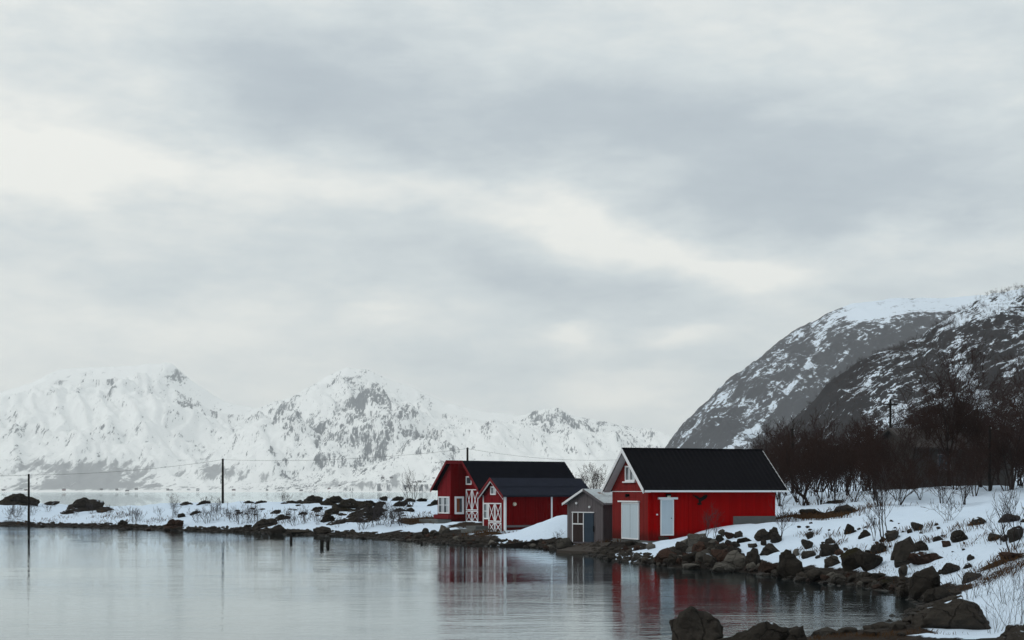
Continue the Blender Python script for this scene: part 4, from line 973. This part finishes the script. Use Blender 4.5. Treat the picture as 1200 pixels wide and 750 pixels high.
big_rocks = [
 (822.6,640,24,17,'pale grey boulder on top of the heap below the boathouse','rock_light'),(843,636,13,10,'brown boulder at the crest right of the pale one','rock'),
 (782,661,28,18,'reddish slab leaning on the heap below the narrow door','rock_red'),(820,651,22,16,'large brown boulder in the middle of the heap','rock_red'),
 (800,650,18,15,'dark boulder at the left of the heap','rock'),(794,662,22,14,'brown boulder low on the left of the heap','rock'),(810,660,20,14,'dark boulder at the foot of the heap','rock'),
 (812,667,22,7,'flat grey stone half in the water below the heap','rock_light'),(834,655,16,12,'rounded grey boulder in the right of the heap','rock'),(846,647,20,11,'wide dark boulder under the crest','rock'),
 (836,645,16,11,'small brown boulder beside the crest','rock'),(848,671,30,11,'low pale boulder lying in the shallows','rock_light'),(864,667,28,22,'large round grey boulder at the water','rock_light'),
 (881,666,20,24,'tall rounded grey boulder right of the large round one','rock'),(833,664,18,15,'dark rock wedged at the waterline','rock'),(862,652,22,12,'dark boulder above the large round one','rock'),
 (806,642,17,13,'grey boulder at the upper left of the heap','rock_light'),(832,641,18,13,'grey-brown boulder just right of the pale top one','rock'),(786,652,18,12,'small grey boulder on the left flank of the heap','rock_light'),(826,661,24,17,'broad grey boulder low in the middle of the heap','rock_light'),(850,660,22,18,'brown boulder left of the large round one','rock_red'),(795,656,14,11,'dark angular stone left of the heap middle','rock'),
 (896,634,20,14,'largest dark boulder on snow under the concrete foundation','rock'),(906,633,14,15,'rounded dark boulder touching the largest one','rock_moss'),(911,637,14,13,'dark boulder at the right of the foundation group','rock'),
 (902,650,24,13,'long sloping boulder on snow below the foundation group','rock'),(846,629,11,9,'small dark boulder at the foot of the red wall','rock'),(857,632,12,9,'brown stone on snow left of the foundation group','rock_red'),(865,631,11,9,'upright brown stone on snow by the wall','rock'),
 (873,636,20,6,'flat mossy slab lying on snow','rock_moss'),(884,642,11,6,'small dark slab below the flat mossy one','rock'),(895,640,7,8,'thin dark stone leaning in the snow','rock'),
 (932,677,30,28,'large angular boulder with a black face at the water','rock'),(921,661,18,17,'mossy boulder behind the angular one','rock_moss'),(934,652,8,9,'pale small stone on top of the angular boulder','rock_light'),
 (904,673,30,15,'broad low brown rock left of the angular boulder','rock_red'),(950,631,12,8,'small pointed dark rock high on the snow','rock'),(949,643,14,12,'dark rock just below the pointed one','rock'),
 (948,654,19,10,'dark rock right of the angular boulder in snow','rock'),(974,640,14,10,'dark cluster rock at the top of a group in snow','rock'),(978,650,22,15,'largest rock in the middle snow group','rock'),(966,652,9,8,'small rock at the left foot of the middle group','rock'),(985,651,11,7,'brown rock at the right foot of the middle group','rock_red'),
 (976,664,20,13,'jagged dark rock below the middle snow group','rock'),(960,681,40,14,'broad flat shore rock right of the angular boulder','rock'),(984,684,30,10,'low grey shore ledge at the water','rock_light'),
 (1001,668,34,26,'large mossy boulder low on the snow bank','rock_moss'),(1025,667,32,23,'large brown boulder right of the large mossy one','rock'),(1030,650,20,14,'sloping brown boulder above the large brown one','rock'),
 (1068,661,34,32,'biggest dark boulder of the cluster on the bank','rock'),(1051,656,16,19,'dark boulder at the left of the big cluster','rock'),(1090,660,44,14,'long flat boulder pointing right from the big cluster','rock_red'),(1082,648,20,14,'dark boulder behind the big cluster','rock'),
 (1058,661,14,12,'small dark rock under the big cluster','rock'),(997,626,13,12,'mossy rock high on the snow bank left of the sapling','rock_moss'),(1014,630,16,9,'mossy slab on snow right of the high mossy rock','rock_moss'),(1047,634,20,13,'grey-brown boulder at the foot of the tall sapling','rock'),
 (1078,622,14,11,'pointed brown rock high on the bank','rock'),(1066,625,7,5,'small dark stone left of the pointed brown rock','rock'),(1101,634,13,6,'small flat brown stone on open snow','rock'),(1112,641,10,8,'tilted brown stone on open snow','rock_red'),
 (1126,635,20,14,'lone dark rock pile on open snow','rock'),(1138,657,10,7,'pointed dark stone on open snow below the lone pile','rock'),(1136,666,11,6,'dark flat stone near the bank foot','rock'),(1117,672,24,12,'dark rock with snow patches near the bank foot','rock'),
 (1143,680,26,10,'long dark stone in snow above the foreground boulder','rock'),(1059,677,13,15,'upright dark block with snow on its right','rock'),(1031,678,14,7,'rounded dark stone at the snow edge','rock'),
 (1084,700,38,38,'tall pointed grey-brown rock at the head of the bay','rock'),(1106,705,38,18,'low ribbed rock at the head of the bay','rock'),(1070,700,30,14,'low rock shelf left of the tall pointed rock','rock'),(1040,688,30,8,'low seaweed-covered shore rock','rock_moss'),(1015,686,26,8,'low rock at the waterline under the large brown boulder','rock'),
 (1150,615,22,9,'dark rock on the crest of the bank','rock'),(1187,612,26,10,'dark rock ledge at the crest by the right edge','rock'),(1168,633,18,9,'dark rock ledge on the bank left of the right-edge sapling','rock'),(1192,634,22,18,'dark boulder at the right edge behind the sapling','rock'),(1188,655,24,9,'brown earthy ledge under the right-edge sapling','rock_red'),
 (952,604,28,8,'dark mound beyond the bank right of the boathouse','rock_moss'),(995,602,30,11,'dark rounded rock beyond the bank by the crooked tree','rock'),(982,590,22,5,'mossy hummock in the snow field beyond the bank','rock_moss'),(869,614,24,8,'dark rock against the concrete foundation','rock'),
 (763,644,12,8,'pale round stone on snow below the wide door','rock_light'),(755,644,10,7,'grey stone left of the pale round stone','rock'),(748,645,11,6,'brown stone on snow below the wide door','rock_red'),(732,647,12,8,'reddish stone at the left end of the snow strip','rock_red'),(738,640,12,6,'brown stone under the wide door','rock'),(779,633,13,5,'flat brown stone beside the narrow door','rock_red'),
 (661,645,22,16,'big grey boulder leaning left in front of the grey shed','rock_light'),(664,641,17,10,'tilted block behind the leaning boulder by the shed','rock'),
 (519,626,13,10,'light grey boulder in front of the tall red barn','rock_light'),(508,628,12,7,'round brown stone left of the light grey boulder','rock'),(499,627,9,8,'pointed stone by the barn shore','rock'),
 (15,592,46,16,'large dark dome of rock at the left edge','rock_moss'),(94,600,48,19,'big block of brown rock on the peninsula','rock'),(78,603,18,6,'dark ledge running down from the big brown block','rock'),(142,617,14,9,'lone round boulder on the peninsula shore','rock_moss'),
 (203,620,28,13,'pointed brown rock on the peninsula shore','rock_red'),(211,607,10,6,'small dark rock above the pointed brown one','rock'),(228,603,13,5,'low dark rock left of the peninsula pole','rock'),(44,618,20,7,'low rock at the waterline near the left pole','rock'),(3,618,10,6,'small rock at the left edge waterline','rock'),(100,623,8,5,'small stone in the water below the big brown block','rock'),(142,623,9,3,'flat stone in the water below the lone round boulder','rock'),
 (365,590,26,11,'domed grey-brown rock left of the mossy outcrop','rock'),(392,593,36,14,'dark mossy rock at the top of the outcrop','rock_moss'),(410,600,56,18,'large mossy slope of the outcrop','rock_moss'),(424,608,44,15,'dark overhanging front of the outcrop','rock'),(382,612,15,11,'mossy rock at the lower left of the outcrop','rock_moss'),(398,614,34,6,'long low dark rock under the outcrop','rock'),(430,594,24,9,'rocky right shoulder of the outcrop','rock_moss'),
 (403,597,22,12,'mossy knob between the two top rocks of the outcrop','rock_moss'),(418,596,20,10,'dark cleft rock in the middle of the outcrop','rock'),(440,600,16,9,'mossy rock at the right foot of the outcrop','rock_moss'),(388,604,20,9,'low mossy shelf at the left of the outcrop','rock_moss'),
 (371,599,18,5,'flat dark rock left below the domed grey-brown one','rock'),(355,603,12,4,'thin dark rock in snow left of the outcrop','rock'),(444,592,14,5,'flat rock in snow between outcrop and row of domes','rock_moss'),(415,612,26,6,'dark foot of the outcrop overhang','rock'),(434,611,18,5,'low rock right of the outcrop foot','rock'),
 (308,619,34,12,'sloping brown rock above the peninsula shore','rock'),(329,610,20,8,'mossy rock beside the sloping brown one','rock_moss'),(326,626,20,11,'dark shore rock under the sloping brown one','rock'),(377,626,24,9,'dark rounded shore rock behind the pair of posts','rock'),(352,626,28,5,'low dark rocks along the shore left of the rounded one','rock'),(322,602,13,5,'small brown rock in the snow above the mossy one','rock'),
 (449,587,11,6,'small dome of rock on the far edge, first of a row','rock_moss'),(465,587,15,6,'second dark dome in the row on the far edge','rock_moss'),(479,588,13,5,'third dark dome in the row on the far edge','rock_moss'),(493,588,14,5,'last dark rock in the row, nearest the barn','rock_moss'),(468,594,22,7,'dark rock in snow below the row of domes','rock'),(467,600,16,5,'mossy rock in snow left of the barn','rock_moss'),(481,600,11,5,'small dark rock beside the mossy one near the barn','rock'),
 (291,590,13,4,'low dark rock on the far edge right of the pole','rock'),(304,590,14,4,'second low dark rock right of the pole','rock'),(510,592,12,7,'dark rock against the left wall of the barn','rock_moss'),(340,590,16,4,'flat dark rock on the far edge left of the domed rock','rock'),(56,592,22,5,'low dark rock on the far shore of the peninsula','rock'),(217,592,14,5,'dark rock on the far edge left of the pole','rock'),(238,591,16,5,'low hummock on the far edge beside the pole','rock_moss'),
]
for r_ in big_rocks: boulder(r_[0], r_[1], r_[2], r_[3], r_[4], r_[5], tilt=(ri*2.3 % .5)-.25)
for k_, r_ in enumerate(big_rocks):
    if r_[2] >= 16 and k_ % 2 == 0:
        sg = 1 if k_ % 4 else -1
        boulder(r_[0]+sg*r_[2]*.55, r_[1]+.5, r_[2]*.42, r_[3]*.42, ' '.join(('smaller stone against the ' + r_[4].split(',')[0]).split()[:16]), r_[5], 'small stones beside the larger boulders', tilt=.2*sg, name='stone')
# smaller stones by zone
def scatter(pts, wr, label, group, mks, n, name='stone', asp=(.5,.8)):
    made = 0
    for _ in range(n):
        i = rng.randrange(len(pts)-1); f = rng.random(); a, b = pts[i], pts[i+1]
        px = a[0]+(b[0]-a[0])*f; yl = a[1]+(b[1]-a[1])*f; yh = a[2]+(b[2]-a[2])*f
        wv = rng.uniform(*wr); boulder(px, rng.uniform(yl, yh), wv, wv*rng.uniform(*asp), label, mks[rng.randrange(len(mks))], group, sink=.3, name=name)
scatter([(690,648,652),(720,654,658),(760,658,662),(780,660,664)], (6,11), 'small wet stone at the waterline below the wide door', 'waterline stones below the boathouse', ['rock','rock','rock_light'], 24)
scatter([(780,650,664),(810,642,666),(850,636,668),(885,655,672)], (7,14), 'dark stone wedged between the boulders of the heap', 'stones of the heap below the boathouse', ['rock','rock_light','rock_red'], 46)
scatter([(880,664,674),(940,672,682),(1000,678,688),(1060,684,696)], (6,13), 'small dark stone along the waterline under the snow bank', 'waterline stones under the snow bank', ['rock','rock','rock_light','rock_red'], 40)
scatter([(930,615,650),(1000,608,660),(1060,606,640),(1150,608,660)], (2.5,6), 'little dark stone poking out of the snow bank', 'stones poking out of the snow bank', ['rock'], 34, asp=(.4,.6))
scatter([(470,622,634),(520,626,638),(560,632,640),(620,636,642),(655,638,646)], (3.5,9), 'small shore stone in front of the red barn and cabin', 'shore stones by the red barn', ['rock','rock','rock_red','rock_light'], 60)
scatter([(0,613,617),(100,615,619),(200,618,623),(300,621,626),(400,623,630),(480,626,635)], (4,10), 'low dark stone along the peninsula waterline', 'waterline stones of the peninsula', ['rock','rock','rock_red'], 44, asp=(.3,.45))
scatter([(270,592,606),(340,592,606),(440,590,612),(505,592,606)], (4,9), 'little dark rock showing through the peninsula snow', 'rocks showing through the peninsula snow', ['rock','rock_moss'], 30, asp=(.25,.4))

# foreground rocks, each with a mesh of its own
def big(px0, px1, pytop, Y, zb, seed, label, mk='rock', deep=.8, planes=13, rough=.19, sub=5, rz=0.0):
    x0, x1 = (px0-600)/F*Y, (px1-600)/F*Y; zt = CH-(pytop-HZ)/F*Y
    me = rock_mesh('boulder', seed, sub, planes, rough); me.materials.append(M[mk])
    for p in me.polygons: p.use_smooth = True
    o = link('boulder', me); o.location = ((x0+x1)/2, Y, zb); o.scale = (x1-x0, (x1-x0)*deep, zt-zb); o.rotation_euler[2] = rz
    tag(o, label, 'boulder'); return o
big(783, 850, 710, 29.0, -.45, 41, 'tall cracked grey boulder in the water at the bottom edge', planes=10, deep=.9)
big(822, 926, 727, 28.6, -.5, 42, 'low rounded boulder just right of the cracked one', deep=.7, rough=.24)
big(880, 958, 732, 29.2, -.5, 44, 'flat-topped boulder at the right end of the bottom row', deep=.8)
big(1060, 1166, 701, 31.5, -.2, 45, 'largest foreground boulder, dark and lichen-streaked, at the bottom right', deep=.8, planes=12)
big(1168, 1235, 730, 27.2, .1, 46, 'dark boulder in the bottom right corner', deep=.9)
big(960, 1065, 740, 31.0, -.6, 47, 'low dark ledge of rock at the bottom edge', deep=.5)

# pebbles of the beach, dry grass, seaweed: uncountable
def pebble_stuff():
    rg = np.random.default_rng(8); V = []; Fc = []
    bm = bmesh.new(); bmesh.ops.create_icosphere(bm, subdivisions=1, radius=1.0); bv = np.array([v_.co for v_ in bm.verts]); bf = np.array([[v_.index for v_ in f.verts] for f in bm.faces]); bm.free()
    seg = np.array(front[1:-2]); L = np.hypot(*(seg[1:]-seg[:-1]).T); cum = np.concatenate([[0], np.cumsum(L)])
    for k in range(4200):
        s = rg.uniform(0, cum[-1]); i = min(np.searchsorted(cum, s)-1, len(L)-1); i = max(i, 0); f = (s-cum[i])/L[i]
        p = seg[i]+(seg[i+1]-seg[i])*f; e = (seg[i+1]-seg[i])/L[i]; nrm = np.array([-e[1], e[0]])
        q = p+nrm*rg.normal(.5, 1.1)
        z = gz(q[0], q[1])
        if z > .34 or z < -.35: continue
        r = .05+.16*rg.random()**2.5
        sc = np.array([r*rg.uniform(.8,1.5), r*rg.uniform(.8,1.5), r*rg.uniform(.5,.9)])
        v_ = bv*sc*(1+rg.normal(0, .12, (len(bv),1))); a = rg.uniform(0, 6.28); c, s_ = math.cos(a), math.sin(a)
        v_ = v_@np.array([[c,-s_,0],[s_,c,0],[0,0,1]]).T+np.array([q[0], q[1], z+r*.2])
        Fc.append(bf+len(V)*len(bv)); V.append(v_)
    me = bpy.data.meshes.new('beach_pebbles'); me.from_pydata(np.concatenate(V).tolist(), [], np.concatenate(Fc).tolist()); me.materials.append(M['rock'])
    o = link('beach_pebbles', me); tag(o, 'dark pebbles and small stones along the tide line', 'pebbles', kind='stuff')
pebble_stuff()
def grass_stuff(name, spots, m, label):
    rg = np.random.default_rng(9); V = []; Fc = []
    for px, py, rx, ry, n, h_ in spots:
        c = hit(px, py)
        for k in range(n):
            x, y = c.x+rg.normal(0, rx), c.y+rg.normal(0, ry); z = gz(x, y)
            if z < -.1: continue
            hh = h_*rg.uniform(.4, 1.2); a = rg.uniform(0, 6.28); w_ = .010*max(.4, y/60); lx, ly = rg.normal(0, .35, 2)*hh
            b = len(V); ca, sa = math.cos(a)*w_, math.sin(a)*w_
            V += [(x-ca,y-sa,z-.02),(x+ca,y+sa,z-.02),(x+lx*.5,y+ly*.5,z+hh*.7),(x+lx,y+ly,z+hh)]; Fc += [(b,b+1,b+2),(b+1,b+3,b+2)]
    me = bpy.data.meshes.new(name); me.from_pydata(V, [], Fc); me.materials.append(m)
    o = link(name, me); tag(o, label, 'grass', kind='stuff')
grass_stuff('dry_grass', [(930,607,2.2,.8,900,.35),(960,606,2.2,.8,700,.3),(755,632,1.6,.5,500,.25),(575,624,1.0,.7,500,.22),(503,611,1.6,1.6,900,.22),(1010,746,1.0,.25,500,.09),(1060,724,.5,.15,200,.07),
    (1160,682,.5,.35,300,.16),(1182,658,.9,.4,500,.2),(1195,664,.4,.3,250,.2),(1168,676,.5,.3,250,.15),(950,628,.3,.2,80,.25),(985,588,2,1,300,.3)] + [(rng.uniform(930,1195), rng.uniform(612,660), .25, .2, 40, .22) for _ in range(34)] + [(rng.uniform(0,500), rng.uniform(600,614), .8, .8, 70, .25) for _ in range(26)], M['grass'], 'dry brown winter grass showing through the snow')

grass_stuff('seaweed', [(1010,681,1.2,.4,700,.07),(1040,685,1.2,.4,700,.07),(1062,691,.8,.4,500,.07),(1066,723,.5,.2,350,.05),(985,680,1.0,.3,400,.06)], M['kelp'], 'brown seaweed left on the stones at the head of the bay')
# timber beam and slipway by the water
a, b = hit(580, 641), hit(628, 638.5)
o = MB().hexa([(-1.15,-.16,-.25),(1.25,-.16,-.25),(1.25,.16,-.25),(-1.15,.16,-.25),(-1.15,-.13,.06),(1.25,-.16,.36),(1.25,.16,.36),(-1.15,.13,.06)]).build('timber_beam', M['pole_wood'])
o.location = ((a.x+b.x)/2+.2, (a.y+b.y)/2, max(gz((a.x+b.x)/2, (a.y+b.y)/2), .05)); o.rotation_euler = (0, 0, .05); tag(o, 'dark tarred timber beam lying at the foot of the snowdrift', 'beam')
p0, p1, p2, p3 = hit(652, 648), hit(702, 648), hit(716, 636.5), hit(676, 638)
sw = empty('slipway', (p0+p1)/2); lc = sw.location
for k_ in range(9):
    f0, f1 = k_/9+.006, (k_+1)/9-.006
    q = [p0.lerp(p3, f0), p1.lerp(p2, f0), p1.lerp(p2, f1), p0.lerp(p3, f1)]
    q = [Vector((c.x, c.y, max(c.z, .10)+.05))-lc for c in q]
    MB().hexa([c-Vector((0,0,.16)) for c in q]+q).build('plank', M['slip_wood'], sw)
tag(sw, 'low brown plank slipway in front of the grey shed', 'slipway', kind='thing')

# far cottages on the opposite shore
cm = {'white': M['white'], 'red': M['red_b'], 'brown': M['brown_wood']}
for i in range(26):
    px = rng.uniform(5, 520); x = (px-600)/F*6420; y = 6420+rng.uniform(-20, 60)
    z = float(FARZ[int((y-6150)/13), int((x+4900)/11)])-3
    root = empty('far_cottage', (x, y, z), rng.uniform(-.6, .6)); L_, W_, H_ = rng.uniform(10, 16), rng.uniform(7, 10), rng.uniform(4, 6)
    MB().prism([(-L_/2,-W_/2,-6),(-L_/2,W_/2,-6),(-L_/2,W_/2,H_),(-L_/2,0,H_+3),(-L_/2,-W_/2,H_)], (L_,0,0)).build('wall', cm[rng.choice(['white','red','brown','brown'])], root)
    MB().prism([(-L_/2-.5,-W_/2-.6,H_-.3),(-L_/2-.5,0,H_+3.2),(-L_/2-.5,W_/2+.6,H_-.3),(-L_/2-.5,W_/2+.6,H_),(-L_/2-.5,0,H_+3.6),(-L_/2-.5,-W_/2-.6,H_)], (L_+1,0,0)).build('roof', M['tile_c'], root)
    tag(root, 'tiny cottage on the far shore under the snow mountains', 'house', 'cottages on the far shore')

# ------------------------------------------------------------------ haze
hz_mb = MB(); hz_mb.box(-7000, 7000, -300, 11000, -5, 1000)
hm = bpy.data.materials.new('pale_haze'); hm.use_nodes = True; t = NT(hm.node_tree)
pv = t.n('ShaderNodeVolumePrincipled', {'Color': (.97, .985, 1.0, 1), 'Density': 7.2e-5, 'Anisotropy': 0.35})
t.n('ShaderNodeOutputMaterial', {'Volume': pv.outputs[0]})
haze = hz_mb.build('haze', hm); tag(haze, 'pale even haze in the air over the fjord', 'haze', kind='stuff')

# ------------------------------------------------------------------ labels: look-alikes told apart by their order from the left
ORD = 'first second third fourth fifth sixth seventh eighth ninth tenth eleventh twelfth thirteenth fourteenth fifteenth sixteenth seventeenth eighteenth nineteenth'.split()
TENS = {2: ('twentieth', 'twenty'), 3: ('thirtieth', 'thirty'), 4: ('fortieth', 'forty'), 5: ('fiftieth', 'fifty'), 6: ('sixtieth', 'sixty')}
def ordinal(n):
    if n < 20: return ORD[n-1]
    d, u = divmod(n, 10); return TENS[d][0] if u == 0 else TENS[d][1]+'-'+ORD[u-1]
fam = {}
for o in scene.objects:
    if o.parent is None and 'group' in o and 'label' in o: fam.setdefault(o['label'], []).append(o)
for lab, obs in fam.items():
    if len(obs) > 1:
        obs.sort(key=lambda o: o.location.x/max(o.location.y, 1))
        for i, o in enumerate(obs): o['label'] = ' '.join(lab.split()[:12]) + ', ' + ordinal(i+1) + ' from left'
